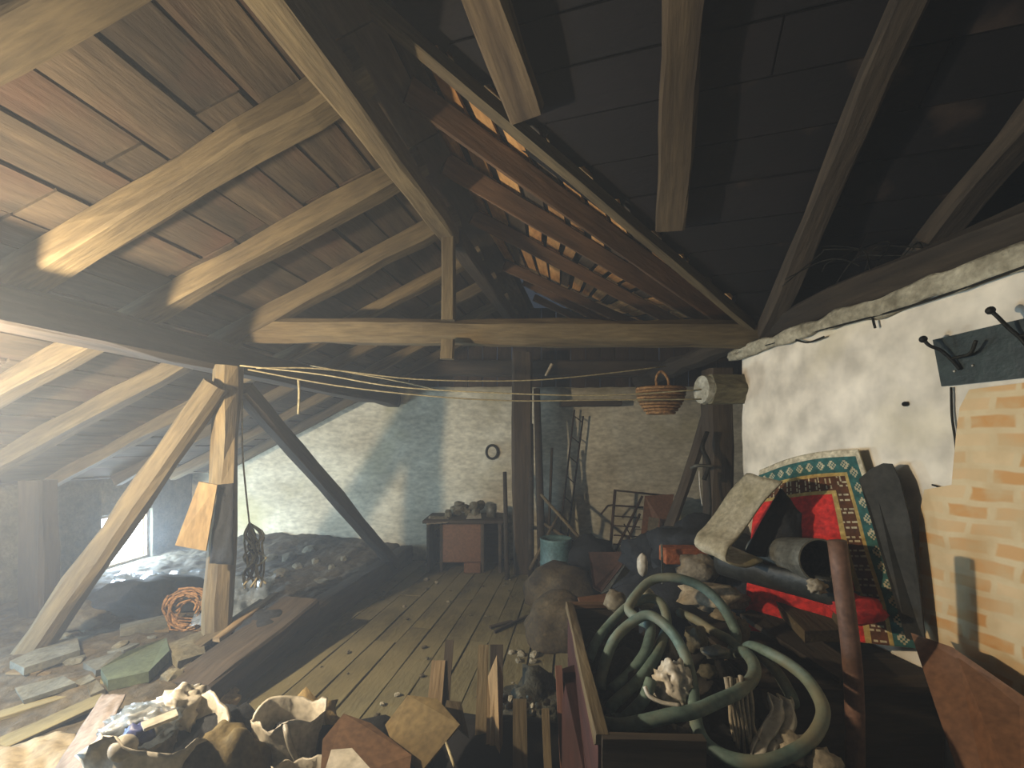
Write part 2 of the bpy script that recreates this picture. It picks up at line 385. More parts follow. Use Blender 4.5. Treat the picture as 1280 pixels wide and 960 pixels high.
lp = beam('wall_post', P(285, 458, 3.12), V((-2.06, 3.12, .12)), .17, .15, timber, 'round-edged upright post on the left with a board nailed to it', 'post', n=12, jit=.014, bev=.35)
beam('brace', P(272, 482, 3.02), P(8, 858, 2.86), .13, .15, timber, 'slanting brace from the left post down towards the left corner', 'brace', n=12, jit=.012, bev=.25)
beam('brace', P(303, 486, 3.2), P(492, 704, 5.25), .12, .12, timber_dark, 'dark brace leaning from the left post back to the floor beam', 'brace', n=12, jit=.01)
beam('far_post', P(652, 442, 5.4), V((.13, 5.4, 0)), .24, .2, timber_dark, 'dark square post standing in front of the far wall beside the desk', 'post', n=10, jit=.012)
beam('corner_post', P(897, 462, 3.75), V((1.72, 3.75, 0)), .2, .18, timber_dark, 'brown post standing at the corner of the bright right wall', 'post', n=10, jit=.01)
beam('brace', P(890, 505, 3.9), P(828, 690, 4.1), .1, .1, timber_dark, 'slanting round brace leaning against the corner post', 'brace', n=10, jit=.01, bev=.3)
# right plate log with crumbling mortar under it
beam('wall_plate', V((wx(.6) - .0, .6, 2.38)), V((1.68, 5.9, 2.38)), .2, .15, timber_dark, 'long crooked log lying along the top of the bright right wall', 'beam', n=20, jit=.025, bev=.3)
def mort(u, v):
    y = .6 + 2.95 * u; q = NZ.noise(V((y * 5, v * 3, 1)))
    return V((wx(y) + .005 + .012 * q - .012 * math.sin(v * 3.1), y, 2.20 + (.12 - .02 * y) * v + .02 * NZ.noise(V((y * 8, 0, v)))))
sheet('trim_1', mort, 90, 5, mortar, .07, kind='structure')
# valley beam and right far slope
L0a = P(450, -6, 1.86); L0b = P(940, 408, 3.3)
beam('valley_beam', lerp(L0a, L0b, -.4), L0b, .055, .075, timber, 'thin slanting valley timber from the top of the picture to the wall corner', 'beam', n=14, jit=.006)
rl = [((510, 112, 2.25), (905, 398, 3.75)), ((556, 204, 2.85), (888, 402, 4.25)), ((590, 270, 3.5), (842, 402, 4.7)), ((630, 332, 4.15), (800, 408, 5.0)), ((655, 352, 4.8), (760, 404, 5.4)), ((668, 372, 5.4), (730, 402, 5.8))]
rr = ['nearest dark brown rafter of the right slope, deep board on edge', 'second red-brown rafter of the right slope, widest lit face', 'third rafter of the right slope, duller brown',
      'fourth rafter of the right slope, short and pale edged', 'fifth rafter of the right slope, near the gable', 'last short rafter of the right slope at the gable']
RA = []
for i, (a, b) in enumerate(rl):
    A = P(*a); B = P(*b); B2 = B + (B - A) * .12; RA.append((A, B2))
    hh = (.125, .13, .11, .09, .08, .08)[i]
    beam('rafter', A, B2, .045, hh, timber_warm if i < 2 else timber_warm, rr[i], 'rafter', 'rafters of the right roof slope', n=12, jit=.004, roll=math.radians(30 if i < 3 else 22))
# boards over them with warm light in their colour, each short board its own piece
allr = [(L0a + (L0b - L0a) * .0, L0b)] + RA
for k in range(len(allr) - 1):
    (A0, B0), (A1, B1) = allr[k], allr[k + 1]
    nn = 15
    for j in range(nn):
        t0 = j / nn + .006; t1 = (j + 1) / nn - U(.006, .022)
        z = V((0, 0, .085 + U(-.006, .012)))
        slab('batten', [lerp(A0, B0, t0) + z, lerp(A0, B0, t1) + z, lerp(A1, B1, t1) + z, lerp(A1, B1, t0) + z], .02, deck_lit if (k + j) % 4 else deck, parent=ce)
# near dark roof slope over the camera
D = V((.30, 1, -.5)).normalized(); Ld = (L0b - L0a)
nN = D.cross(Ld).normalized(); nN = nN if nN.z > 0 else -nN
H = V((0, 0, 1)).cross(nN).normalized(); H = H if H.x > 0 else -H
DD = nN.cross(H).normalized(); DD = DD if DD.y > 0 else -DD      # downslope, perpendicular to H
def cl(p): q = p - L0a; return q.dot(H), q.dot(DD)
k1, c1 = cl(L0b)
c = -2.6
while c < c1 + .9:
    dw = U(.17, .26); cm = c + dw / 2
    ks = -1.8 if cm < 0 else (k1 * cm / c1 if cm < c1 else k1 + .3)
    o = nN * (.06 + U(-.008, .008))
    ke = 4.5; km = lerp(ks, ke, U(.3, .6))
    for a_, b_ in ((ks, km - .01), (km, ke)):
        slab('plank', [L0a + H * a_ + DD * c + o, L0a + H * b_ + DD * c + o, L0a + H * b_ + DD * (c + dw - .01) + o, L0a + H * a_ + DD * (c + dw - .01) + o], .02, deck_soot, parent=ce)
    c += dw
def onN(px, py):
    r = P(px, py, 1.0) - V((0, 0, EYE)); t = (L0a - V((0, 0, EYE))).dot(nN) / r.dot(nN); return V((0, 0, EYE)) + r * t
for (a, b, w_, m, l, e) in (((612, 0), (668, 165), .17, timber_n, 'broad pale rafter over the camera ending on the valley timber', 0.0),
                      ((855, 0), (836, 296), .16, timber_n, 'dim brown rafter hanging over the middle of the right half', .0),
                      ((1130, 0), (968, 385), .12, timber_dark, 'long dark rafter sloping down to the wall plate', .25),
                      ((1290, 145), (1168, 292), .14, timber_dark, 'barely lit rafter in the dark upper right corner', .5)):
    A = onN(*a); B = onN(*b); A2 = A + (A - B) * .6; B2 = B + (B - A).normalized() * e
    beam('rafter', A2 - nN * .03, B2 - nN * .03 - (B2 - A2).normalized() * (.1 if e == 0 else 0), w_, .10, m, l, 'rafter', 'rafters of the sooty near slope', n=12, jit=.012)
# black backing sheets added above all the boards, shutting sky out of the gaps
cv = thing('roof_backing', None, None, V((0, 3, 3.6)), kind='structure')
def quad3(name, pts, m): slab(name, pts, .03, m, parent=cv)
up = V((0, 0, .10))
quad3('backing_left', [left(-.9, -.03) + up, left(6.2, -.03) + up, left(6.2, 2.32) + up, left(-.9, 2.32) + up], blackm)
up = V((0, 0, .14))
for k in range(len(allr) - 1):
    (A0, B0), (A1, B1) = allr[k], allr[k + 1]
    quad3('backing_right', [A0 + up, B0 + (B0 - A0) * .6 + up, B1 + (B1 - A1) * .6 + up, A1 + up], blackm)
o = nN * .13
quad3('backing_near', [L0a + H * -3 + DD * -3 + o, L0a + H * 4.6 + DD * -3 + o, L0a + H * 4.6 + DD * (c1 + 1) + o, L0a + H * (k1 + .1) + DD * (c1 + 1) + o, L0b + o, L0a + o, L0a + H * -3 + o], blackm)
# ================================================================ objects on the left
def eh(x, y):
    h = .15 + .02 * NZ.noise(V((x * 14, y * 14, 5))) + .07 * NZ.noise(V((x * 1.3, y * 1.3, 2))) + .035 * NZ.noise(V((x * 5, y * 5, 2)))
    fx = -1.72 + .10 * (y - 2.9)
    if y < 2.5: h *= max(0, (y - 1.5)) / 1.0
    h += .16 * max(0, y - 5.0) * (1 if x < -1.9 else .5)
    return max(.012, h * min(1, max(0, (fx - x) / .12)) if x > fx - .12 else h)
def earthf(u, v):
    y = .6 + 5.4 * v; x1 = -1.66 + .10 * (y - 2.9); x = -4.3 + (x1 + 4.3) * u
    return V((x, y, eh(x, y)))
sheet('earth_fill', earthf, 150, 260, earth, .03, 'uneven dusty earth fill covering the low left side of the attic', 'earth', kind='stuff')
beam('floor_beam', V((-1.74, 2.62, .11)), V((-1.38, 5.85, .12)), .17, .22, timber_dark, 'dark squared timber lying along the floor at the edge of the earth fill', 'beam', n=14, jit=.012)
beam('floor_beam', V((-1.80, 2.50, .13)), V((-1.62, 3.45, .30)), .30, .12, timber_dark, 'short thick dark timber resting beside the left post', 'beam', n=5, jit=.012)
def onE(px, py, dz=0):       # point where the pixel's ray meets the earth fill
    z = .15
    for _ in range(6):
        p = G(px, py, z); z = eh(p.x, p.y) + dz
    return p
def flat_stone(corners, t, m, label, cat='slab', group=None, name='stone_slab', dz=.0):
    pts = [onE(*c) + V((0, 0, t / 2 + dz + U(0, .02))) for c in corners]
    slab(name, pts, t, m, label, cat, group)
flat_stone([(12, 838), (62, 815), (96, 806), (100, 826), (30, 848)], .05, slate_m, 'long pale stone slab at the far left below the brace')
flat_stone([(126, 852), (160, 832), (208, 812), (212, 830), (186, 858), (135, 868)], .07, green_m, 'folded green canvas lying in front of the left post', 'canvas', name='folded_canvas')
flat_stone([(104, 838), (150, 822), (162, 836), (120, 850)], .04, slate_m, 'grey slab just left of the green canvas')
flat_stone([(110, 868), (122, 862), (132, 874), (114, 884)], .05, stone_m, 'small squarish stone in front of the green canvas')
flat_stone([(150, 788), (205, 778), (210, 790), (150, 800)], .04, slate_m, 'thin slab behind the green canvas, right of the slanting brace')
flat_stone([(205, 822), (252, 800), (256, 830), (222, 842)], .06, stone_m, 'rough stone slab leaning against the foot of the left post')
flat_stone([(20, 870), (80, 852), (96, 862), (30, 886)], .03, slate_m, 'thin slab flat on the earth at the left edge')
beam('loose_board', onE(-20, 900, .03), onE(170, 838, .03), .13, .025, floorm, 'old board lying on the earth across the lower left corner', 'board')
beam('loose_board', onE(-10, 936, .03), onE(130, 872, .03), .13, .025, floorm, 'second old board on the earth, nearer the pale cloth', 'board')
beam('loose_board', onE(240, 812, .05), onE(330, 752, .12), .09, .03, timber, 'weathered board sloping up behind the left post', 'board')
beam('loose_board', onE(270, 800, .10), onE(345, 742, .16), .05, .03, timber_pale, 'narrow pale board lying above the weathered board', 'board')
k = 0
for (px, py, s) in ((215, 850, .06), (232, 845, .05), (265, 858, .07), (276, 872, .06), (150, 812, .05), (300, 800, .05), (330, 742, .07), (352, 720, .08), (372, 712, .07), (395, 704, .06), (415, 712, .06), (362, 700, .09), (388, 690, .08), (340, 700, .07), (430, 700, .05), (80, 800, .05), (110, 790, .05), (60, 782, .06)):
    p = onE(px, py) + V((0, 0, s * .35))
    rock('rubble_stone', p, (s * U(.8, 1.3), s * U(.8, 1.2), s * .7), stone_m, 'dusty lump of rubble scattered on the earth fill on the left', 'stone', 'rubble stones on the earth fill')
CH = []
for i in range(64):
    x = U(-3.6, -1.85); y = U(2.0, 4.9); z = eh(x, y); sz = U(.02, .06)
    if x / y < -1.1: continue
    if i % 2: CH.append(rock('earth_clod', (x, y, z + sz * .3), (sz * U(.8, 1.5), sz, sz * .6), (stone_m, earth, slate_m)[i % 3], 'x', 'clod', 'clods and chips on the earth fill'))
    else:
        a = U(0, 3); q = [V((x + math.cos(a + k * 1.57 + U(-.2, .2)) * sz * U(1, 2.2), y + math.sin(a + k * 1.57) * sz * U(1, 2), z + .015 + U(-.01, .02))) for k in range(4)]
        CH.append(slab('earth_clod', q, .014, (slate_m, timber, mortar)[i % 3], 'x', 'clod', 'clods and chips on the earth fill'))
join_stuff(CH, 'earth_clods', 'small dusty clods and chips scattered over the earth fill on the left', 'clods')
CR_ = []
for i in range(46):
    y = U(1.9, 5.2); x = U(-1.45, .1) if i % 3 else U(-.5, .9) 
    sz = U(.007, .017); CR_.append(rock('floor_chip', (x, y, .006 + sz * .4), (sz * U(1, 1.8), sz, sz * .6), (mortar, stone_m, earth)[i % 3], 'tiny loose chip of dirt on the floorboards', 'chip', 'dirt chips on the floorboards'))
join_stuff(CR_, 'floor_dirt', 'tiny loose chips of dirt scattered over the floorboards', 'dirt')
# light board and dark cloth on the post, wicker bundle, plastics
slab('nailed_board', [P(248, 602, 2.9), P(272, 606, 2.93), P(258, 688, 2.93), P(218, 682, 2.86)], .02, mat('board_tan', '655338', '836d4a', sc=(.3, 1, 1), size=7), 'pale trapezoid board nailed to the side of the left post', 'board')
sheet('hanging_cloth', quadfn(P(272, 606, 2.96), P(292, 604, 2.98), P(291, 706, 2.98), P(262, 704, 2.96), .02, 3, 4), 8, 14, black_cloth, .012, 'black cloth hanging on the left post beside the pale board', 'cloth')
th = thing('coil_of_reed', 'round orange-brown bundle of reed lying left of the post foot', 'bundle', onE(238, 792))
c0 = onE(238, 790) + V((0, 0, .17))
for i in range(26):
    a = i * 2.4; r = .16 * math.sqrt(R()) + .02
    pts = [c0 + V((math.cos(a + t) * (r + .012 * math.sin(5 * t)), -.05 + .1 * R() * math.sin(t), math.sin(a + t) * r)) for t in [j * .5 for j in range(7)]]
    tube('reed', pts, .008, wicker, parent=th, seg=5, sub=2)
sheet('plastic_sheet', quadfn(P(262, 724, 3.9), P(345, 716, 4.1), P(322, 790, 3.3), P(236, 782, 3.2), .11, 4, 2), 30, 24, clear_m, .004, 'crumpled clear plastic sheet catching blue daylight behind the left post', 'plastic sheet')
sheet('plastic_sheet', quadfn(P(150, 716, 4.6), P(262, 712, 4.5), P(250, 738, 4.1), P(130, 736, 4.1), .07, 5, 7), 30, 14, clear_m, .004, 'flat plastic sheet spread below the small window', 'plastic sheet')
for (px, py, d, s, l) in ((170, 752, 3.6, (.32, .2, .16), 'dark lumpy bag below the small window'), (215, 742, 3.8, (.3, .22, .18), 'dark sack between the window and the reed bundle'),
                          (330, 760, 3.2, (.2, .18, .13), 'dark covered lump right of the left post'), (100, 762, 3.4, (.26, .2, .1), 'dusty grey sack behind the slanting brace')):
    p = P(px, py, d); z = eh(p.x, p.y); blob('sack', (p.x, p.y, z + s[2] * .6), s, black_cloth if 'dark' in l else earth, l, 'sack', amp=.35, sub=3, crease=.2, flat=.6)
box('window_sill_board', (-4.3, 4.6, .14), (-4.1, 5.45, .19), timber, 'pale board lying under the small window', 'board')
# hanging twine
tt = thing('hanging_twine', 'tangled bundle of twine hanging on a thin cord right of the left post', 'twine', P(315, 735, 3.25))
tube('cord', [P(303, 478, 3.2), P(303, 560, 3.22), P(308, 620, 3.24), P(312, 656, 3.25)], .006, cord_m, parent=tt)
for i in range(14):
    x0 = 316 + U(-9, 9); pts = [P(312, 654, 3.25)] + [P(x0 + U(-9, 9), 654 + 82 * j / 5 * U(.8, 1), 3.25 + U(-.05, .05)) for j in range(1, 6)]
    tube('twine_strand', pts, .008, cord_m if i % 3 else earth, parent=tt, seg=5, sub=4)
# ================================================================ bottom-left bags
def rag_bag(name, c, rx, ry, h, m, label, n=36, lean=(0, 0), open_=1, inner=blackm, seed=1, fold=.22, cat='bag'):
    """open soft bag: outer wall, folded rim and the inside, one cloth surface"""
    prof = [(.55, 0), (.92, .06), (1.05, .3), (1.0, .55), (.92, .8), (.9, .95), (.96, 1.02), (.90, 1.0), (.82, .8), (.8, .62)]
    vs = []; fs = []
    for i, (r, z) in enumerate(prof):
        for k in range(n):
            a = 2 * math.pi * k / n
            q = 1 + fold * NZ.noise(V((math.cos(a) * 2.2, math.sin(a) * 2.2, z * 2 + seed))) + fold * .5 * NZ.noise(V((math.cos(a) * 6, math.sin(a) * 6, z * 3 + seed)))
            zz = z * h + (.25 * h * fold / .22 * NZ.noise(V((math.cos(a) * 1.5, math.sin(a) * 1.5, seed + 7))) if z > .5 else 0)
            vs.append(V(c) + V((math.cos(a) * rx * r * q + lean[0] * z, math.sin(a) * ry * r * q + lean[1] * z, zz)))
    for i in range(len(prof) - 1):
        for k in range(n): fs.append((i * n + k, i * n + (k + 1) % n, (i + 1) * n + (k + 1) % n, (i + 1) * n + k))
    fs.append(tuple(range(n)))
    return mesh(name, vs, fs, m, label, cat, smooth=True)
def gp(px, py, z): return G(px, py, z)
c = gp(205, 1010, .0); c.z = 0
b1 = V((gp(205, 915, .42).x, gp(205, 915, .42).y, 0))
rag_bag('refuse_bag', b1, .23, .20, .44, plastic_w, 'open crumpled white plastic bag full of refuse in the lower left', seed=3, fold=.24)
top = lambda px, py, z=.40: gp(px, py, z)
blob('crumpled_film', top(180, 905, .40), (.13, .10, .07), clear_m, 'crumpled clear film inside the open white refuse bag', 'film', amp=.35, sub=4, crease=.35, freq=3)
blob('crumpled_film', top(225, 885, .40), (.10, .09, .08), plastic_w, 'crumpled white wrapping at the back of the white refuse bag', 'film', amp=.35, sub=4, crease=.35, freq=3)
blob('blue_wrapper', top(172, 918, .43), (.045, .03, .035), blue_p, 'small dark blue wrapper in the white refuse bag', 'wrapper', amp=.5, crease=.6)
slab('white_stick', [top(176, 905, .50), top(220, 888, .50), top(223, 896, .50), top(180, 913, .50)], .012, plastic_w, 'flat white plastic strip lying on the refuse in the white bag', 'strip')
blob('white_ball', top(154, 935, .46), (.042, .042, .042), plastic_w, 'round white plastic ball at the front rim of the refuse bag', 'ball', amp=0)
sheet('cloth_strip', quadfn(gp(128, 868, .25), gp(157, 868, .27), gp(108, 975, .30), gp(60, 975, .20), .016, 2, 5), 12, 30, pink_m, .008, 'pale pinkish strip of cloth lying left of the white refuse bag', 'cloth')
sheet('beige_cloth', quadfn(gp(-40, 945, .12), gp(95, 915, .16), gp(110, 1000, .22), gp(-60, 1040, .15), .06, 2.2, 8), 26, 20, beige_m, .01, 'smooth beige cloth spread in the bottom left corner', 'cloth')
blob('dark_bag', gp(265, 985, .10) + V((0, .05, .05)), (.20, .16, .24), black_cloth, 'black bag slumped between the refuse bag and the olive sack', 'bag', amp=.3, sub=3, crease=.3)
bs = V((gp(290, 925, .38).x, gp(290, 925, .38).y, .16)); blob('olive_sack', bs + V((-.02, -.02, .03)), (.17, .14, .27), olive, 'full olive-brown sack standing in front of the open bag', 'sack', amp=.28, sub=4, crease=.12, freq=1.3)
b2 = V((gp(362, 892, .38).x, gp(362, 892, .38).y, 0))
ob = rag_bag('carrier_bag', b2, .155, .12, .39, plastic_w, 'open white carrier bag with a dark inside, centre of the bag row', seed=11, fold=.17)
blob('bag_content', b2 + V((0, .0, .25)), (.11, .08, .07), black_cloth, 'dark crumpled contents inside the open carrier bag', 'rubbish', amp=.4, crease=.4)
tube('bag_strap', [gp(357, 905, .40), gp(359, 918, .38), gp(364, 935, .33), gp(372, 950, .28)], .012, plastic_w, 'white strap hanging from the front rim of the carrier bag', 'strap')
blob('yellow_rag', b2 + V((-.04, .17, .22)), (.17, .09, .13), mat('yellowed_cloth', '8a744a', 'b59c68', size=5, bump=.5), 'yellowed rag bunched behind the open carrier bag', 'rag', amp=.5, crease=.3)
blob('yellow_rag', V((gp(268, 872, .05).x, gp(268, 872, .05).y, .06)), (.13, .10, .07), MATS['yellowed_cloth'], 'yellowish crumpled rag at the foot of the left post', 'rag', amp=.5, crease=.4)
slab('bent_carton', [gp(428, 893, .40), gp(462, 905, .37), gp(512, 945, .33), gp(505, 1010, .26), gp(398, 985, .33), gp(402, 925, .38)], .012, carton, 'bent sheet of brown card at the bottom right of the bag row', 'card')
slab('white_card', [gp(414, 938, .44), gp(440, 936, .44), gp(475, 975, .42), gp(400, 985, .42)], .006, plastic_w, 'white card lying on top of the brown card at the bottom edge', 'card')
rag_bag('paper_bag', V((gp(378, 965, .30).x, gp(378, 965, .30).y, 0)), .11, .09, .30, plastic_w, 'small crumpled pale bag beside the brown card at the bottom edge', seed=21, fold=.3)
beam('loose_stick', gp(325, 985, .20), gp(352, 905, .12), .02, .02, timber, 'thin wooden stick between the olive sack and the carrier bag', 'stick', jit=.001)
blob('dark_bag', gp(430, 1010, .05) + V((0, .1, .08)), (.30, .16, .20), black_cloth, 'black heap under the brown card and pale bag', 'bag', amp=.3, crease=.3)
# ================================================================ far wall things
Y0 = 5.38
dk = thing('desk', 'old dusty desk with a brown front panel against the far wall', 'desk', V((-.56, 5.6, 0)))
def X(px, d): return (px - 640) / F * d
def Zz(py, d): return EYE + (560 - py) / F * d
box('desk_top', (X(529, Y0), Y0 - .06, .60), (X(630, Y0), 5.95, .64), timber_dark, parent=dk)
box('side_panel', (X(533, Y0), Y0, 0), (X(537, Y0), 5.9, .60), timber_dark, parent=dk)
box('side_panel', (X(601, Y0), Y0, 0), (X(605, Y0), 5.9, .60), timber_dark, parent=dk)
box('side_panel', (X(623, Y0), Y0, 0), (X(627, Y0), 5.9, .60), timber_dark, parent=dk)
box('front_panel', (X(553, Y0), Y0 + .02, .12), (X(601, Y0), Y0 + .045, .59), brownboard, parent=dk)
box('inner_panel', (X(549, Y0), Y0 + .02, 0), (X(553, Y0), 5.9, .60), timber_dark, parent=dk)
box('drawer_foot', (X(580, Y0), Y0 - .02, 0), (X(601, Y0), Y0 + .3, .12), brownboard, parent=dk)
box('back_panel', (X(537, Y0), 5.88, 0), (X(627, Y0), 5.9, .6), timber_dark, parent=dk)
for i in range(16):
    px = U(560, 606); rock('desk_stone', (X(px, 5.6), U(5.48, 5.75), .68 + U(0, .11) * (1 if abs(px - 585) < 18 else 0)), (U(.05, .08), U(.05, .07), U(.045, .07)), stone_m, 'dusty lump in the pile heaped on the desk top', 'lump', 'lumps piled on the desk')
slab('paper_sheet', [(X(583, 5.4), 5.36, .652), (X(602, 5.4), 5.38, .655), (X(600, 5.4), 5.52, .70), (X(585, 5.4), 5.5, .70)], .004, plastic_w, 'small white paper at the front edge of the desk top', 'paper')
sheet('dust_cloth', quadfn((X(533, 5.3), 5.3, .60), (X(560, 5.3), 5.3, .62), (X(562, 5.5), 5.55, .655), (X(536, 5.5), 5.55, .66), .02, 3, 1), 8, 8, rag, .008, 'grey rag hanging over the left corner of the desk', 'rag')
tube('tin_can', [(X(614, 5.6), 5.6, .64), (X(614, 5.6), 5.6, .80)], .06, grey_tin, 'dark tin standing at the right end of the desk', 'tin', sub=1, seg=14)
blob('desk_bottle', P(543, 655, 5.75), (.06, .05, .09), plastic_w, 'pale bottle standing behind the left end of the desk', 'bottle', amp=.1)  # plain bottle shape, gives no light
# round hole with sooty rim
ring = [V((P(615, 565, 5.98).x + math.cos(a) * .075, 5.985, P(615, 565, 5.98).z + math.sin(a) * .09)) for a in [i * math.pi / 8 for i in range(17)]]
tube('pipe_hole_rim', ring, .016, iron, 'round sooty stovepipe hole rim in the far wall', 'pipe hole', sub=2)
mesh('hole_fill', *(lambda vf: vf)(tube_geo([V((P(615, 565, 5.98).x, 6.0, P(615, 565, 5.98).z)), V((P(615, 565, 5.98).x, 5.99, P(615, 565, 5.98).z))], .07, 16)), plaster, 'plaster plug closing the round stovepipe hole', 'plug')
# poles round the far post
for i, (a, b, r, l) in enumerate((((671, 486), (678, 698), .05, 'tall round pole leaning on the right of the far post'), ((664, 530), (664, 705), .035, 'middle pole leaning on the front of the far post'),
                              ((631, 590), (634, 700), .03, 'short stake left of the far post'), ((690, 560), (684, 700), .02, 'thin stick right of the far post poles'))):
    d = 5.25 - .05 * i; tube('leaning_pole', [P(*a, 5.4), V((X(b[0], 5.1), 5.1, .0))], [r * .8, r], timber_dark, l, 'pole', sub=1, seg=9)
for a, b, l in (((676, 618), (740, 690), 'hoe handle slanting from the far post down to the right'), ((700, 640), (662, 712), 'second tool handle crossing the first beside the far post'), ((672, 650), (760, 705), 'lower tool handle beside the blue drum')):
    tube('tool_handle', [P(*a, 5.2), P(*b, 4.9)], .018, timber, l, 'handle', sub=1)
# shelf board and narrow iron ladder on the wall
beam('shelf_board', P(700, 505, 5.85), P(776, 504, 5.85), .14, .07, timber_dark, 'short dark shelf board fixed high on the far wall', 'shelf')
tg = thing('iron_tongs', 'long rusty iron strap ladder leaning below the wall shelf', 'iron ladder', P(702, 680, 5.8))
for a, b in (((718, 512), (700, 668)), ((729, 520), (709, 678))): tube('side_bar', [P(*a, 5.9), P(*b, 5.75)], .012, rusty, parent=tg, sub=1, seg=6)
for t in (.05, .22, .38, .54, .7, .85, .97): tube('rung', [lerp(P(718, 512, 5.9), P(700, 668, 5.75), t), lerp(P(729, 520, 5.9), P(709, 678, 5.75), t)], .008, rusty, parent=tg, sub=1, seg=5)
# metal bed head
bh = thing('iron_bedstead', 'rusty iron bedstead end standing against the far wall', 'bedstead', P(780, 692, 5.6))
def bar(a, b, r=.012, d=5.6, d2=None): tube('bar', [P(*a, d), P(*b, d2 or d)], r, rusty, parent=bh, sub=1, seg=6)
bar((769, 612), (761, 709), .018); bar((769, 613), (838, 620)); bar((768, 632), (804, 634)); bar((768, 631), (760, 632)); bar((760, 632), (751, 643))
for y in (645, 657, 669, 680): bar((767, y), (800, y + 2), .009)
bar((803, 620), (760, 708), .016); bar((800, 642), (770, 708), .016); bar((780, 655), (790, 672), .008)
bp_ = thing('brown_panel', 'brown wooden panel leaning beside the iron bedstead', 'panel', P(820, 716, 5.2))
slab('panel_board', [P(806, 620, 5.4), P(842, 618, 5.4), P(836, 668, 5.2), P(838, 716, 5.1), P(796, 718, 5.1)], .02, brownboard, parent=bp_)
slab('paper_scrap', [P(811, 646, 5.1), P(824, 648, 5.1), P(820, 674, 5.05), P(809, 670, 5.05)], .004, beige_m, 'pale torn paper', parent=bp_)
# drum, tyre, sheets, heaps
db = thing('steel_drum', 'dusty teal drum standing right of the far post', 'drum', V((X(695, 4.85), 4.85, 0)))
def lathe(name, c, prof, m, n=24, **k):
    vs = []; fs = []
    for r, z in prof:
        for i in range(n): a = 2 * math.pi * i / n; vs.append(V(c) + V((math.cos(a) * r, math.sin(a) * r, z)))
    for j in range(len(prof) - 1):
        for i in range(n): fs.append((j * n + i, j * n + (i + 1) % n, (j + 1) * n + (i + 1) % n, (j + 1) * n + i))
    fs.append(tuple(range(n))); fs.append(tuple((len(prof) - 1) * n + i for i in range(n)))
    return mesh(name, vs, fs, m, smooth=True, **k)
lathe('drum_body', db.location, [(.17, 0), (.175, .02), (.17, .04), (.17, .25), (.178, .265), (.17, .28), (.17, .5), (.176, .52), (.165, .53), (.155, .50), (.15, .49)], blue_m, parent=db)
blob('black_bag', P(738, 694, 4.8), (.26, .2, .20), black_cloth, 'black rubbish bag behind the blue-grey drum', 'bag', amp=.3, crease=.3)
tr = [P(712, 682, 4.6) + V((math.cos(a) * .20, .05 * math.sin(a), math.sin(a) * .16)) for a in [i * math.pi / 6 for i in range(13)]]
blob('cloth_heap', V((X(700, 4.3), 4.3, .13)), (.33, .3, .26), mat('dusty_brown', '342c20', '54472f', '665840', size=5, bump=.5), 'grey cloth heap in front of the blue-grey drum', 'cloth heap', amp=.35, crease=.15)
blob('dusty_sack', V((X(700, 3.5), 3.5, .10)), (.27, .24, .25), MATS['dusty_brown'], 'dusty brown sack standing on the floorboards left of the crate', 'sack', amp=.22, sub=4, crease=.06, freq=1.2)
slab('bent_sheet', [P(736, 692, 4.2), P(788, 692, 4.1), P(776, 712, 4.0), P(752, 742, 3.9), P(742, 736, 3.9)], .015, mat('rust_sheet', '3a2820', '5c4234', '6e5648', size=6, rough=.6), 'dull reddish bent sheet pointing down behind the crate', 'metal sheet')
slab('bent_sheet', [P(776, 712, 4.0), P(790, 694, 4.08), P(762, 738, 3.85), P(752, 742, 3.9)], .01, grey_tin, 'narrow grey edge strip of tin beside the reddish sheet', 'metal sheet')
# small debris on the boards
def gr(px, py, z=.02): return G(px, py, z)
for px, py, s, l in ((533, 724, .035, None), (546, 728, .03, None), (648, 826, .03, None), (652, 818, .035, None), (668, 818, .04, None), (666, 826, .03, None), (505, 758, .02, None), (560, 752, .02, None), (497, 868, .02, None), (478, 880, .02, None), (512, 882, .02, None), (690, 770, .02, None), (640, 815, .03, None)):
    rock('plaster_crumb', gr(px, py, s * .4), (s, s * .8, s * .6), mortar, 'small pale plaster crumb on the floorboards', 'crumb', 'plaster crumbs on the floorboards')
beam('loose_stick', gr(618, 790, .02), gr(660, 770, .03), .02, .02, timber_dark, 'short dark stick lying in the middle of the floor', 'stick', jit=.003)
beam('loose_stick', gr(612, 784, .02), gr(640, 776, .025), .03, .02, timber_dark, 'broken stick piece beside the short dark stick', 'stick', jit=.003)
# ================================================================ crate with hoses
CR = V((.62, 2.0, 0))
cr = thing('wooden_crate', 'long open wooden crate full of junk and hoses, centre bottom', 'crate', CR)
zt = .60
A = gp(712, 756, zt); B = gp(752, 925, zt); Rn = V((B.x + .31, B.y - .02, zt)); Rf = V((A.x + .40, A.y + .02, zt)); E0 = V((1.06, 1.34, zt)); E1 = V((1.04, A.y, zt))
beam('side_rail', A, B, .045, .03, timber, parent=cr, n=6)
beam('end_rail', B + V((.0, 0, 0)), Rn, .04, .03, timber_dark, parent=cr)
beam('end_rail', A, Rf, .04, .03, timber_warm, parent=cr)
dn = V((0, 0, -.29))
for z0, z1 in ((.31, .585), (.02, .30)):
    for p, q in ((A, B), (Rf, Rn), (B, Rn), (A, Rf)):
        zz_ = min(z1, .40) if p is Rf else z1
        slab('side_board', [V((p.x, p.y, zz_)), V((q.x, q.y, zz_)), V((q.x, q.y, z0)), V((p.x, p.y, z0))], .022, darkred if (p is A and q is B) else timber_dark, parent=cr)
slab('crate_floor', [V((A.x, A.y, .02)), V((Rf.x, Rf.y, .02)), V((Rn.x, Rn.y, .02)), V((B.x, B.y, .02))], .02, timber_dark, parent=cr)
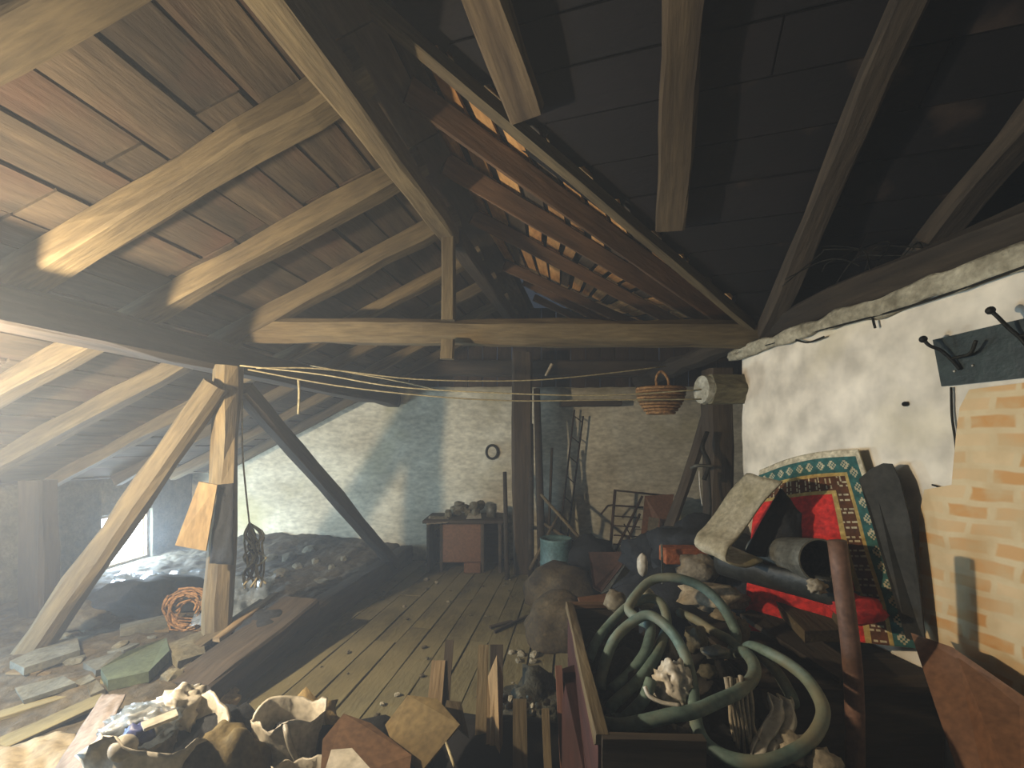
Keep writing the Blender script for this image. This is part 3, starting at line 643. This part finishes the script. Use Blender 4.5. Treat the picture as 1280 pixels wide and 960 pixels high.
def jf(u, v):
    a = lerp(B, E0, u); b = lerp(A, E1, u); p = lerp(a, b, v)
    p = lerp(CR + V((.04, 0, 0)), p, .96); dr = max(0, u - .45) * max(0, .35 - v) * 1.6
    return V((p.x, p.y, .44 - dr + .10 * NZ.noise(V((u * 5, v * 8, 1))) + .05 * NZ.noise(V((u * 14, v * 20, 1)))))
sheet('rag_filling', jf, 36, 50, mat('dark_mixed_rags', '14120f', '2c2820', '585040', size=9, bump=.8), .02, 'dark mixed rags and rubbish filling the crate', 'rags', kind='stuff')
def hose(name, pts, r, label): return tube(name, [P(*p) for p in pts], r, hose_m, label, 'hose', 'hoses coiled in the crate', seg=12, sub=8)
hose('garden_hose', [(736, 825, 2.15), (744, 805, 2.2), (758, 785, 2.28), (786, 757, 2.38), (812, 748, 2.4), (828, 756, 2.36), (834, 780, 2.28), (828, 800, 2.1), (817, 825, 2.0), (796, 853, 1.9), (767, 880, 1.82), (762, 895, 1.8), (776, 900, 1.76), (792, 888, 1.74), (806, 872, 1.74), (814, 850, 1.78)], .0235, 'grey-green hose curling at the left of the crate, smallest coil')
hose('garden_hose', [(751, 862, 1.95), (753, 840, 2.0), (766, 803, 2.05), (786, 781, 2.1), (811, 769, 2.1), (836, 786, 2.02), (855, 816, 1.9), (864, 850, 1.8), (868, 882, 1.7), (872, 911, 1.6), (887, 934, 1.55), (915, 949, 1.5), (952, 953, 1.48), (990, 941, 1.5), (1018, 919, 1.55), (1029, 890, 1.62), (1018, 862, 1.7), (999, 840, 1.78), (971, 821, 1.88), (941, 808, 2.0), (930, 812, 2.1)], .0235, 'grey-green hose with the tall middle arch and the large right loop')
hose('garden_hose', [(752, 904, 1.62), (775, 907, 1.58), (805, 902, 1.56), (840, 894, 1.55), (868, 889, 1.56), (896, 877, 1.6), (924, 864, 1.66), (941, 847, 1.75), (942, 830, 1.85), (930, 815, 2.0), (915, 817, 2.15), (920, 800, 2.2), (917, 783, 2.25), (899, 753, 2.3), (874, 732, 2.36), (842, 722, 2.4), (814, 726, 2.42), (794, 745, 2.36), (786, 762, 2.3), (800, 775, 2.2), (813, 784, 2.12), (808, 812, 2.04), (796, 832, 2.0), (783, 847, 1.96), (766, 862, 1.9)], .0245, 'grey-green hose running along the front and over in the high outer arch')
hose('garden_hose', [(848, 765, 2.4), (870, 775, 2.3), (893, 790, 2.2), (912, 800, 2.14), (930, 816, 2.06), (948, 818, 1.98), (971, 840, 1.86), (988, 868, 1.75), (992, 880, 1.7)], .022, 'dusty straight hose piece slanting to the right across the crate')
# contents lying on the rags
blob('plastic_bag', P(842, 860, 1.8), (.08, .07, .10), plastic_w, 'white crumpled plastic bag inside the hose arch', 'bag', amp=.3, crease=.35, sub=4, freq=3.6)
tube('white_strip', [P(806, 858, 1.62), P(812, 870, 1.6), P(828, 878, 1.58), P(850, 882, 1.56)], .008, plastic_w, 'twisted white strip on the hose front left of centre', 'strip', seg=5)
for i, (pts, l) in enumerate((([(913, 850, 1.72), (921, 856, 1.72), (932, 905, 1.6), (926, 945, 1.55), (915, 930, 1.55)], 'frayed pale rag strips hanging left in the crate front'),
                           ([(955, 872, 1.66), (985, 876, 1.66), (978, 905, 1.6), (964, 946, 1.52), (952, 940, 1.52), (956, 905, 1.58), (968, 890, 1.62)], 'torn pale cloth hanging inside the large right hose loop'))):
    P3 = [P(*p) for p in pts]
    if i == 0:
        rg = thing('frayed_rag', l, 'rag', P3[3])
        for j in range(7):
            x0 = 908 + j * 4.5; tube('rag_strip', [P(x0, 850 + U(-6, 8), 1.7), P(x0 + 3 + U(-2, 2), 880, 1.64), P(x0 + 6, 905, 1.6), P(x0 + 10 + U(-4, 4), 940 + U(-14, 4), 1.56)], [.010, .005], rag, parent=rg, seg=5)
    else:
        def f(u, v, a=P(960, 868, 1.68), b=P(992, 874, 1.68), c=P(978, 944, 1.52), d=P(946, 946, 1.52)):
            p = lerp(lerp(a, b, u), lerp(d, c, u), v); return p + V((.02 * math.sin(v * 5), .03 * NZ.noise(V((u * 7, v * 3, 2))), 0)) + V((.0, .02 * math.sin(u * 14), 0))
        sheet('torn_cloth', f, 16, 18, plastic_w, .006, l, 'cloth')
for (px, py, d, s, m, l) in ((990, 935, 1.55, (.07, .05, .05), rag, 'round pale lump beside the large right hose loop'), (1028, 952, 1.5, (.06, .05, .04), rag, 'small pale lump at the bottom edge under the right loop'),
                             (885, 840, 1.95, (.04, .03, .03), stone_m, 'small grey stone between the two hose arches'), (895, 815, 2.0, (.06, .04, .03), grey_tin, 'dull tin box in the middle of the crate'),
                             (770, 752, 2.5, (.06, .05, .06), beige_m, 'small yellow-lit paper ball at the far end of the crate'), (905, 770, 2.4, (.07, .04, .03), beige_m, 'pale folded cloth right of the outer hose arch'),
                             (870, 800, 2.1, (.05, .05, .06), stone_m, 'grey rag ball behind the middle hose arch'), (925, 790, 2.3, (.045, .03, .07), beige_m, 'tan folded paper hanging over the crate right side')):
    blob('junk_lump', P(px, py, d), s, m, l, 'lump', amp=.35, crease=.3)
slab('reddish_board', [P(722, 748, 2.75), P(770, 742, 2.8), P(768, 756, 2.62), P(728, 762, 2.62)], .015, brownboard, 'small reddish board at the far left corner of the crate', 'board')
# offcuts standing in front of the crate
def offcut(x0, x1, yt, yb, m, label, d=2.15, peak=None, t=.02, shift=0):
    a, b = P(x0, yt, d), P(x1, yt, d)
    pts = [a, b] if peak is None else [a, P(peak, yt - 26, d), b]
    dz = a.z
    fb = V((X(x1 + shift, d - .32), d - .32, 0)); fa = V((X(x0 + shift, d - .32), d - .32, 0))
    wd = (b.x - a.x); fa = V((b.x - wd + shift * .002, d - .32, 0)); fb = V((b.x + shift * .002, d - .32, 0))
    slab('board_offcut', pts + [fb, fa], t, m, label, 'board')
offcut(540, 557, 826, 0, timber_pale, 'leftmost standing offcut, short and pale', 2.3)
offcut(557, 567, 800, 0, timber_dark, 'dark narrow offcut behind the leftmost pale one', 2.36)
offcut(598, 611, 806, 0, timber, 'long olive offcut in the middle of the standing boards', 2.2)
offcut(610, 629, 848, 0, timber_pale, 'standing board with a pointed split top', 2.12, peak=621)
offcut(613, 629, 806, 0, timber_dark, 'dark board standing behind the pointed one', 2.3)
offcut(641, 658, 874, 0, timber, 'short wide offcut right of the pointed board', 2.0)
offcut(677, 686, 886, 0, timber, 'thin stick-like offcut near the reddish board edge', 1.98)
offcut(694, 702, 832, 0, mat('pink_wood', '6a4638', '8c6450', sc=(.2, 1, 1), size=6), 'thin reddish board standing on edge next to the crate', 2.1)
slab('leaning_board', [P(702, 834, 2.14), P(733, 826, 2.2), P(748, 930, 1.55), P(748, 1060, 1.5), P(702, 1100, 1.55)], .015, darkred, 'dark red panel leaning against the left side of the crate', 'panel')
slab('cardboard_piece', [P(512, 868, 1.95), P(548, 873, 1.93), P(577, 905, 1.8), P(528, 965, 1.68), P(492, 925, 1.78), P(484, 905, 1.85)], .012, cardboard, 'tan cardboard flap with a torn corner, left of the standing boards', 'cardboard')
tube('string', [P(500, 900, 1.86), P(540, 893, 1.86), P(556, 925, 1.76), P(568, 958, 1.66)], .006, cord_m, 'pale string trailing over the tan cardboard', 'string', seg=6)
slab('dark_triangle', [P(558, 875, 1.98), P(576, 877, 1.98), P(586, 922, 1.88), P(568, 906, 1.9), P(552, 898, 1.92)], .012, timber, 'pointed broken board piece right of the tan cardboard', 'board')
blob('leaf_litter', V((X(668, 2.45), 2.45, .05)), (.24, .2, .16), mat('grey_litter', '26261e', '4a483a', '7a7460', size=16, bump=1), 'tangle of dark grey fluff and litter behind the offcuts', 'litter', amp=.5, sub=4, crease=.5, kind='stuff')
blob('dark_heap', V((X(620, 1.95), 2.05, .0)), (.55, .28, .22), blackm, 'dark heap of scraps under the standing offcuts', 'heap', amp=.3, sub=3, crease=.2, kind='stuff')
for i in range(18):
    px = U(600, 690); d = U(2.1, 2.3); rock('plaster_scrap', P(px, U(872, 890), d), (U(.012, .025), .015, .015), mortar if i % 3 else beige_m, 'pale scrap caught among the standing offcuts', 'scrap', 'pale scraps among the offcuts')
# ================================================================ right side
ch = thing('storage_chest', 'dark low chest against the right wall with a wood block on it', 'chest', V((1.42, 2.35, 0)))
slab('chest_lid', [V((1.07, 2.72, .45)), V((1.85, 2.72, .45)), V((1.94, 1.93, .45)), V((1.09, 1.98, .45))], .03, timber_dark, parent=ch)
for a, b in (((1.09, 1.99, 0), (1.93, 2.01, .43)), ((1.08, 2.0, 0), (1.10, 2.7, .43)), ((1.83, 2.0, 0), (1.85, 2.7, .43)), ((1.09, 2.68, 0), (1.81, 2.70, .43))): box('chest_board', a, b, timber_dark, parent=ch)
slab('wood_block', [P(958, 746, 2.62), P(1010, 744, 2.62), P(1052, 778, 2.26), P(1052, 796, 2.22), P(1006, 797, 2.2)], .07, timber, 'thick grey-brown wood block lying on the chest', 'wood block')
slab('dark_board', [P(925, 770, 2.5), P(960, 758, 2.6), P(1075, 838, 2.0), P(1050, 852, 1.95)], .03, timber_dark, 'dark board sloping along the left edge of the chest', 'board')
tube('standing_pipe', [P(1046, 676, 1.88), V((P(1062, 850, 1.88).x, 1.86, .55)), V((P(1064, 900, 1.86).x, 1.84, .0))], .035, mat('rusty_brown_pipe', '4a3426', '6c5040', '7a5e4c', size=7, rough=.6), 'rust-brown pipe standing upright in front of the chest', 'pipe', seg=16, sub=4)
mesh('white_stub', *tube_geo([V((.1, 0, 0)), V((.1, 0, .01))], .001, 3), plastic_w, parent=ch) if False else None
# rug
RUGM = [mat('rug_cream', '8f8668', 'b9ae8e', size=30), mat('rug_teal', '1f4440', '2f5f58', size=30), mat('rug_brown', '3e2412', '5a3418', size=30),
        mat('rug_red', '9c1d18', 'c22a22', size=20), mat('rug_gold', '8c7440', 'b09858', size=30), mat('rug_edge', 'a2967a', 'c6bb9e', size=20)]
TR = P(1076, 562, 2.40); TL = P(950, 588, 3.05); BR = P(1152, 812, 2.06); BL = V((1.30, 2.50, .48))
Wd = .86; Hd = 1.02
def rugm(u, v):
    x = (1 - u) * Wd; y = v * Hd; e = min(x, y); al = y if x < y else x
    if e < .034: return 5
    if e < .125:
        c = (e - .08) / .03; q = ((al % .085) - .0425) / .03
        m = abs(c) + abs(q); return 0 if .55 < m < .95 or m < .2 else 1
    if e < .135: return 4
    if e < .235:
        q = al % .075; c = e - .135; z = .03 + .018 * math.sin(al * 84 + c * 90)
        if abs(c - .05) < .038 and (.022 < q < .034 or .046 < q < .058) and (int(c / .012) + int(al / .012)) % 3: return 0
        if c > .088 or c < .008: return 4
        return 2
    if e < .25: return 4
    return 3
def rugf(u, v):
    p = lerp(lerp(TL, TR, u), lerp(BL, BR, u), v)
    n = V((-.9, -.42, .1))
    return p + n * (.025 * math.sin(v * 3.4 + u * 2) + .02 * NZ.noise(V((u * 3, v * 3, 1)))) + V((0, 0, .035 * math.sin(u * math.pi) if v < .5 else 0)) * (1 - 2 * v if v < .5 else 0)
rg = thing('patterned_rug', 'red oriental rug with teal and brown borders leaning on the white wall', 'rug', V((1.6, 2.4, .45)))
sheet('rug_pile', rugf, 86, 102, RUGM, .008, parent=rg, mif=rugm)
# curled lining sheet left of the rug, seen from its open dark end
def curl(c0, c1, r0, r1, a0, a1, n=24, k=10):
    ax = (V(c1) - V(c0)).normalized(); q = ax.orthogonal().normalized(); q = V((0, 0, 1)); q = (q - ax * q.dot(ax)).normalized(); s = ax.cross(q)
    def f(u, v):
        a = a0 + (a1 - a0) * u; r = lerp(r0, r1, v) * (1 + .05 * NZ.noise(V((u * 4, v * 2, 3)))); return lerp(V(c0), V(c1), v) + (q * math.cos(a) + s * math.sin(a)) * r
    return f
rad = math.radians
CP = catmull([P(x_, y_, 2.42) for x_, y_ in ((978, 602), (962, 624), (944, 652), (924, 674), (908, 686), (904, 699), (926, 706), (952, 700))], 4)
def curlf(u, v):
    t = u * (len(CP) - 1); i = min(int(t), len(CP) - 2); p = lerp(CP[i], CP[i + 1], t - i)
    return p + V((-.07, .23, .03)) * v + V((0, .05 * math.sin(u * 6), .015 * NZ.noise(V((u * 4, v * 3, 1)))))
sheet('curled_linoleum', curlf, 28, 8, lino, .012, 'curled cream sheet of linoleum with a dark inside, left of the rug', 'linoleum sheet')
cs = sheet('dark_hollow', quadfn(P(976, 610, 2.55), P(1002, 642, 2.5), P(1002, 700, 2.45), P(928, 694, 2.55), .03, 2, 4), 10, 10, black_cloth, .008, 'black sheet added for the dark hollow of the curled linoleum', 'cloth')  # added black sheet that darkens the inside of the curl
sp = thing('stove_pipe', 'grey stovepipe length pointing forward with a dark open mouth', 'pipe', P(985, 705, 2.35))
a = P(952, 690, 2.75); b = P(1026, 701, 2.2); ax = (b - a).normalized(); q = V((0, 0, 1)); s_ = ax.cross(q).normalized(); q = s_.cross(ax)
vs = []; fs = []; n = 28
for (c_, r) in ((a, .098), (b, .108), (b, .100), (a, .092)):
    for i in range(n): t = 2 * math.pi * i / n; vs.append(c_ + (q * math.cos(t) + s_ * math.sin(t)) * r)
for j in range(4):
    for i in range(n): fs.append((j * n + i, j * n + (i + 1) % n, ((j + 1) % 4) * n + (i + 1) % n, ((j + 1) % 4) * n + i))
mesh('pipe_wall', vs, fs, grey_tin, parent=sp, smooth=False)
vs2, fs2 = tube_geo([lerp(a, b, .45), lerp(a, b, .5)], .09, 20); mesh('pipe_dark_plug', vs2, fs2, blackm, parent=sp)  # black plug puts the darkness of the pipe mouth into its colour
sheet('dark_gutter', curl(P(905, 700, 2.75), P(1062, 735, 2.15), .09, .10, rad(60), rad(250)), 18, 14, mat('dark_tin', '1c1c18', '34342e', size=6, rough=.5, metal=.3), .008, 'dark half-round tin gutter lying under the stovepipe', 'gutter')
blob('rug_fold', P(1070, 760, 2.15), (.12, .10, .06), RUGM[3], 'red cloth bunched at the foot of the rug', 'cloth', amp=.3, crease=.2)
blob('tinsel_rag', P(1020, 733, 2.12), (.035, .03, .03), rag, 'small crumpled light rag under the stovepipe mouth', 'rag', amp=.7, crease=.8)
# hardboard and other boards at the right edge
slab('hardboard_sheet', [P(1145, 802, 1.92), P(1200, 822, 1.78), P(1292, 885, 1.56), P(1300, 1060, 1.3), P(1215, 1010, 1.5), P(1178, 905, 1.75)], .01, brownboard, 'smooth brown hardboard sheet leaning in the lower right corner', 'board')
blob('dark_sacking', V((1.62, 1.7, .0)), (.22, .22, .18), black_cloth, 'black sacking on the floor before the brown hardboard', 'sacking', amp=.2, crease=.2)
# grey mat leaning behind the rug, its dark side on the wall
slab('dark_mat', [P(1080, 600, 2.32), P(1096, 588, 2.27), P(1114, 581, 2.22), P(1126, 582, 2.18), P(1136, 602, 2.14), P(1148, 650, 2.09), P(1156, 720, 2.06), P(1162, 805, 2.03), P(1140, 800, 2.04)], .012, mat('grey_felt', '2e2c24', '45423a', size=6), 'dark grey felt mat standing behind the right edge of the rug', 'mat')
# wallpaper remnant on the right wall (flat print)
wp = mat('orange_block_wallpaper', 'b09a70', 'c4ae84', size=2, bump=.1)
wp = bpy.data.materials.new('orange_block_print'); wp.use_nodes = True
nt = wp.node_tree; N = nt.nodes; L = nt.links; b_ = N['Principled BSDF']; b_.inputs['Roughness'].default_value = .75
tc = N.new('ShaderNodeTexCoord'); mp = N.new('ShaderNodeMapping'); mp.inputs['Rotation'].default_value = (rad(90), 0, rad(0)); 
sx = N.new('ShaderNodeSeparateXYZ'); cx = N.new('ShaderNodeCombineXYZ'); L.new(tc.outputs['Object'], sx.inputs[0]); L.new(sx.outputs['Y'], cx.inputs[0]); L.new(sx.outputs['Z'], cx.inputs[1])
nz = N.new('ShaderNodeTexNoise'); nz.inputs['Scale'].default_value = 6; L.new(cx.outputs[0], nz.inputs['Vector'])
ws = N.new('ShaderNodeVectorMath'); ws.operation = 'MULTIPLY_ADD'; ws.inputs[1].default_value = (.07, .035, 0); L.new(nz.outputs['Color'], ws.inputs[0]); L.new(cx.outputs[0], ws.inputs[2])
br = N.new('ShaderNodeTexBrick'); br.inputs['Scale'].default_value = 1; br.inputs['Brick Width'].default_value = .17; br.inputs['Row Height'].default_value = .075
br.inputs['Mortar Size'].default_value = .018; br.inputs['Mortar Smooth'].default_value = .6; br.inputs['Bias'].default_value = -.1
br.inputs['Color1'].default_value = srgb('c08c4c'); br.inputs['Color2'].default_value = srgb('d3bd92'); br.inputs['Mortar'].default_value = srgb('cbb68c')
L.new(ws.outputs[0], br.inputs['Vector'])
n4 = N.new('ShaderNodeTexNoise'); n4.inputs['Scale'].default_value = 9; n4.inputs['Detail'].default_value = 6; L.new(cx.outputs[0], n4.inputs['Vector'])
r4 = N.new('ShaderNodeMapRange'); r4.inputs[1].default_value = .42; r4.inputs[2].default_value = .68; L.new(n4.outputs['Fac'], r4.inputs[0])
mx = N.new('ShaderNodeMix'); mx.data_type = 'RGBA'; L.new(r4.outputs[0], mx.inputs[0]); L.new(br.outputs['Color'], mx.inputs[6]); mx.inputs[7].default_value = srgb('bfa578'); L.new(mx.outputs[2], b_.inputs['Base Color'])
def W(px, py, off=.0):      # point on the right wall seen at this pixel
    k = (px - 640) / F; d = (2.24 - off) / (k + .14); return P(px, py, d)
slab('wallpaper', [W(x_, y_, .012) for x_, y_ in ((1212, 487), (1300, 476), (1420, 470), (1420, 960), (1300, 900), (1225, 842), (1158, 806), (1150, 740), (1150, 640), (1156, 612), (1190, 606), (1196, 540), (1200, 510))], .006, wp, parent=WR, grain=False)
for i, (pts, r) in enumerate((([(1189, 484), (1190, 520), (1195, 560), (1194, 600), (1192, 625)], .005), ([(1165, 606), (1180, 610), (1196, 606)], .004), ([(1240, 500), (1246, 560), (1262, 600), (1268, 640)], .004))):
    tube('wall_crack', [W(x_, y_, .005) for x_, y_ in pts], r, blackm, parent=WR, seg=5, kind='structure') if False else tube('wall_crack', [W(x_, y_, .005) for x_, y_ in pts], r, iron, parent=WR, seg=5)
for pts in ([(925, 441), (985, 424), (1012, 416), (1060, 404), (1130, 385), (1200, 362), (1290, 330)], [(1090, 395), (1094, 410)], [(995, 425), (1010, 428), (1030, 421)]):
    tube('wall_crack', [W(x_, y_, .03) for x_, y_ in pts], .006, iron, parent=WR, seg=5)
vs_, fs_ = tube_geo([W(1131, 505, -.02), W(1131, 505, .008)], .012, 12); mesh('wall_hole', vs_, fs_, blackm, parent=WR)
# coat rack
cr2 = thing('coat_rack', 'dark painted board with iron ball-ended coat hooks on the right wall', 'coat rack', W(1240, 480, .02))
slab('rack_board', [W(1168, 425, .02), W(1300, 394, .02), W(1420, 370, .02), W(1420, 470, .02), W(1300, 470, .02), W(1179, 483, .02)], .02, rackm, parent=cr2)
for bx, by, tx, ty in ((1190, 440, 1154, 424), (1275, 412, 1238, 388)):
    hk = tube('hook', [W(bx + 10, by + 22, .04), W(bx, by + 10, .05), W(bx - 14, by - 2, .07), W(bx - 28, ty + 8, .10), W(tx, ty, .11)], .007, iron, parent=cr2, seg=8)
    blob('hook_ball', W(tx, ty, .11), (.016, .016, .016), iron, parent=cr2, amp=0, sub=2)
    o2 = tube('hook_arm', [W(bx, by + 8, .05), W(bx + 22, by + 2, .06), W(bx + 30, by - 14, .08)], .007, iron, parent=cr2, seg=8)
for px, py in ((1193, 464), (1216, 457)): blob('screw', W(px, py, .032), (.006, .006, .006), plastic_w, parent=cr2, amp=0, sub=1)
# log end, basket, lines
lg = thing('log_stub', 'short grooved log stub with a whitewashed cut end at the wall corner', 'log', P(898, 505, 3.4))
a = P(884, 487, 3.38); b = P(918, 487, 3.50) + V((.1, 0, 0))
vs = []; fs = []; n = 24
for c_, r in ((a, 1), (b, 1)):
    for i in range(n): t = 2 * math.pi * i / n; rr_ = .115 * (1 + .09 * math.cos(6 * t)); vs.append(c_ + V((-.03 * math.cos(t), .35 * 0 + math.cos(t) * rr_ * .75, math.sin(t) * rr_)))
for i in range(n): fs.append((i, (i + 1) % n, n + (i + 1) % n, n + i))
fs.append(tuple(range(n))); fs.append(tuple(range(n, 2 * n)))
mesh('log_bark', vs, fs, bark, parent=lg)
vs = [a + V((-.045 - .03 * math.cos(t) * .9 + d_, math.cos(t) * .078, math.sin(t) * .105)) for d_ in (0, .05) for t in [2 * math.pi * i / 20 for i in range(20)]]
mesh('log_end', vs, [tuple(range(20)), tuple(range(20, 40))] + [(i, (i + 1) % 20, 20 + (i + 1) % 20, 20 + i) for i in range(20)], birch, parent=lg)
bk = thing('wicker_basket', 'shallow wicker basket hanging under the dark log near the corner', 'basket', P(825, 520, 3.9))
bc = P(826, 496, 3.9)
wv = []
for j in range(9):
    z = -.14 + j * .026; r = .20 * (1 - (1 - j / 8) ** 2 * .45)
    pts = [bc + V((math.cos(t) * (r + .008 * math.sin(t * 20 + j * 3.14)), math.sin(t) * r * .7, z)) for t in [2 * math.pi * i / 60 for i in range(61)]]
    tube('wicker_row', pts, .014, wicker, parent=bk, seg=5, sub=1)
tube('basket_handle', [bc + V((-.03, 0, .07)), bc + V((-.04, 0, .16)), bc + V((0, 0, .22)), bc + V((.06, 0, .16)), bc + V((.07, 0, .05))], .012, wicker, parent=bk)
vs_, fs_ = tube_geo([bc + V((0, 0, -.14)), bc + V((0, 0, -.13))], .11, 16); mesh('basket_base', vs_, fs_, wicker, parent=bk)
lines = [([(320, 460, 3.1), (400, 461, 3.3), (520, 474, 3.5), (640, 476, 3.7), (720, 471, 3.8), (832, 458, 4.0)], 'uppermost washing line sagging towards the basket'),
         ([(300, 457, 3.1), (400, 468, 3.2), (500, 484, 3.25), (640, 492, 3.3), (760, 494, 3.35), (877, 487, 3.38)], 'middle washing line tied to the log stub'),
         ([(310, 462, 3.1), (420, 482, 3.2), (535, 495, 3.25), (640, 501, 3.3), (760, 500, 3.35), (877, 499, 3.38)], 'lowest washing line ending at the log stub'),
         ([(388, 457, 3.6), (450, 468, 3.55), (500, 477, 3.5), (545, 487, 3.4)], 'short loose cord crossing the washing lines')]
for pts, l in lines: tube('washing_line', [P(*p) for p in pts], .0055, cord_m, l, 'line', seg=6, sub=6)
tube('hanging_string', [P(373, 474, 3.18), P(374, 490, 3.18), P(373, 518, 3.18)], .009, cord_m, 'short frayed string dangling from a washing line', 'string')
tube('hanging_string', [P(686, 462, 3.9), P(690, 455, 3.9), P(682, 470, 3.9)], .012, rag, 'bit of rag knotted on the upper washing line', 'rag')
# chains and tools on the corner post
for pts, r, m, l in (([(884, 540, 3.6), (878, 560, 3.58), (886, 580, 3.56), (880, 600, 3.56)], .018, iron, 'bunch of dark iron hanging on the corner post'),
                     ([(864, 585, 3.6), (872, 582, 3.55), (890, 583, 3.55)], .014, grey_tin, 'short pale bracket fixed across the corner post'),
                     ([(874, 588, 3.55), (875, 610, 3.55), (878, 632, 3.55)], .006, plastic_w, 'thin white wire hanging from the corner bracket'),
                     ([(886, 588, 3.55), (888, 640, 3.5), (882, 676, 3.5)], .010, iron, 'dark cable dangling in front of the corner post')):
    tube('hanging_iron', [P(*p) for p in pts], r, m, l, 'ironware')
# tangled wires on the plate
for i in range(7):
    x0 = 985 + i * 16; pts = [P(x0 + U(-20, 20), 345 + U(-10, 20), 2.7), P(x0 + 20 + U(-20, 20), 318 + U(-10, 14), 2.6), P(x0 + 60 + U(-20, 20), 305 + U(-8, 20), 2.5), P(x0 + 90 + U(-30, 30), 330 + U(-20, 10), 2.4)]
    tube('loose_wire', pts, .0035, iron, 'thin loose wire looping above the wall plate log', 'wire', 'loose wires above the wall plate', seg=5)
# clutter heap in front of the corner
blob('coat_heap', P(878, 690, 3.4), (.36, .3, .24), black_cloth, 'heap of dark coats at the foot of the corner post', 'coats', amp=.35, sub=4, crease=.2)
blob('coat_heap', P(820, 694, 3.7), (.26, .22, .18), black_cloth, 'smaller dark cloth heap behind the brick', 'cloth heap', amp=.35, crease=.2)
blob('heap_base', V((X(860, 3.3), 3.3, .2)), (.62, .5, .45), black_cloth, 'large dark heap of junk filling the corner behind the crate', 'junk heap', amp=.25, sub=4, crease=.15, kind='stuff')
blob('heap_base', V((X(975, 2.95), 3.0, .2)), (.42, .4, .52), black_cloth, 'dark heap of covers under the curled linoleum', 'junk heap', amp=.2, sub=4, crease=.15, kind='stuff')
box('red_brick_block', P(832, 706, 3.05) - V((.0, 0, 0)), P(876, 690, 3.05) + V((.05, .14, .02)), brick_m, 'reddish wooden block lying on the dark coats', 'block', rz=0)
blob('grey_bundle', P(872, 712, 2.95), (.12, .10, .10), rag, 'grey-brown rag bundle in front of the reddish block', 'bundle', amp=.3, crease=.2)
blob('cream_bottle', P(803, 706, 2.9), (.035, .035, .075), plastic_w, 'cream plastic bottle leaning behind the hoses', 'bottle', amp=.12)
blob('pale_jar', P(806, 748, 2.6), (.06, .05, .07), mat('dusty_glass', '6c6c5c', '9a9a86', size=5, rough=.4), 'dusty pale jug behind the outer hose arch', 'jug', amp=.2)
tube('thin_rod', [P(827, 680, 3.0), P(828, 712, 2.95), P(828, 730, 2.9)], .008, grey_tin, 'thin upright metal rod beside the reddish block', 'rod', sub=1)
blob('grey_cloth', P(890, 745, 2.6), (.18, .14, .07), rag, 'flat grey cloth between the hoses and the chest', 'cloth', amp=.4, crease=.3)
slab('loose_plank', [P(868, 690, 3.2), P(905, 672, 3.3), P(912, 680, 3.28), P(876, 700, 3.15)], .02, timber, 'short plank end sticking out of the dark coats', 'board')
# ---------------------------------------------------------------- the bare bulb that lights the attic (just left of the frame)
pb = thing('pendant_bulb', 'bare glowing bulb hanging on a cord under the purlin', 'lamp', LAMP)
tube('lamp_cord', [pur(1.75) + V((0, 0, -.1)), LAMP + V((0, 0, .09))], .004, iron, parent=pb, sub=1, seg=5)
tube('lamp_socket', [LAMP + V((0, 0, .095)), LAMP + V((0, 0, .04))], .016, iron, parent=pb, sub=1)
em = bpy.data.materials.new('bulb_glow'); em.use_nodes = True
b = em.node_tree.nodes['Principled BSDF']; b.inputs['Emission Color'].default_value = (1, .72, .42, 1); b.inputs['Emission Strength'].default_value = 30
gl = blob('bulb_glass', LAMP, (.03, .03, .038), em, parent=pb, amp=0, sub=2)
gl.visible_shadow = True
pl = bpy.data.lights.new('bulb_light', 'POINT'); pl.energy = 215; pl.color = (1.0, .83, .61); pl.shadow_soft_size = .045
po = bpy.data.objects.new('bulb_light', pl); COL.objects.link(po); po.location = LAMP + V((.0, 0, -.085))

# thin haze volume added to lift the left side into a milky veil
hz = bpy.data.materials.new('veil_air'); hz.use_nodes = True; nt = hz.node_tree; nt.nodes.clear()
vs1 = nt.nodes.new('ShaderNodeVolumeScatter'); vs1.inputs['Density'].default_value = .026; vs1.inputs['Anisotropy'].default_value = .3; vs1.inputs['Color'].default_value = (.85, .93, 1, 1)
oo = nt.nodes.new('ShaderNodeOutputMaterial'); nt.links.new(vs1.outputs[0], oo.inputs['Volume'])
q8 = [(x, y, z) for z in (.0, 3.9) for (x, y) in ((-4.29, -.8), (3.4, -.8), (3.4, 6.0), (-4.29, 6.0))]
mesh('veil_haze', q8, [(3, 2, 1, 0), (4, 5, 6, 7), (0, 1, 5, 4), (1, 2, 6, 5), (2, 3, 7, 6), (3, 0, 4, 7)], hz, 'thin haze added to give the attic air a milky veil', 'haze', kind='stuff')

# labels of look-alike small things: place within the row, counted in the photograph
ORD = ['first', 'second', 'third', 'fourth', 'fifth', 'sixth', 'seventh', 'eighth', 'ninth', 'tenth', 'eleventh', 'twelfth', 'thirteenth', 'fourteenth', 'fifteenth', 'sixteenth', 'seventeenth', 'eighteenth']
for g, what in (('rubble stones on the earth fill', 'dusty rubble lump from the left on the earth fill'), ('pale scraps among the offcuts', 'pale scrap from the left among the standing offcuts'),
                ('lumps piled on the desk', 'dusty lump from the left in the pile on the desk'), ('plaster crumbs on the floorboards', 'pale plaster crumb from the left on the floorboards'),
                ('loose wires above the wall plate', 'thin loose wire from the left above the wall plate log')):
    os_ = sorted([o for o in bpy.data.objects if o.get('group') == g], key=lambda o: o.location.x / o.location.y)
    for i, o in enumerate(os_): o['label'] = ORD[i] + ' ' + what
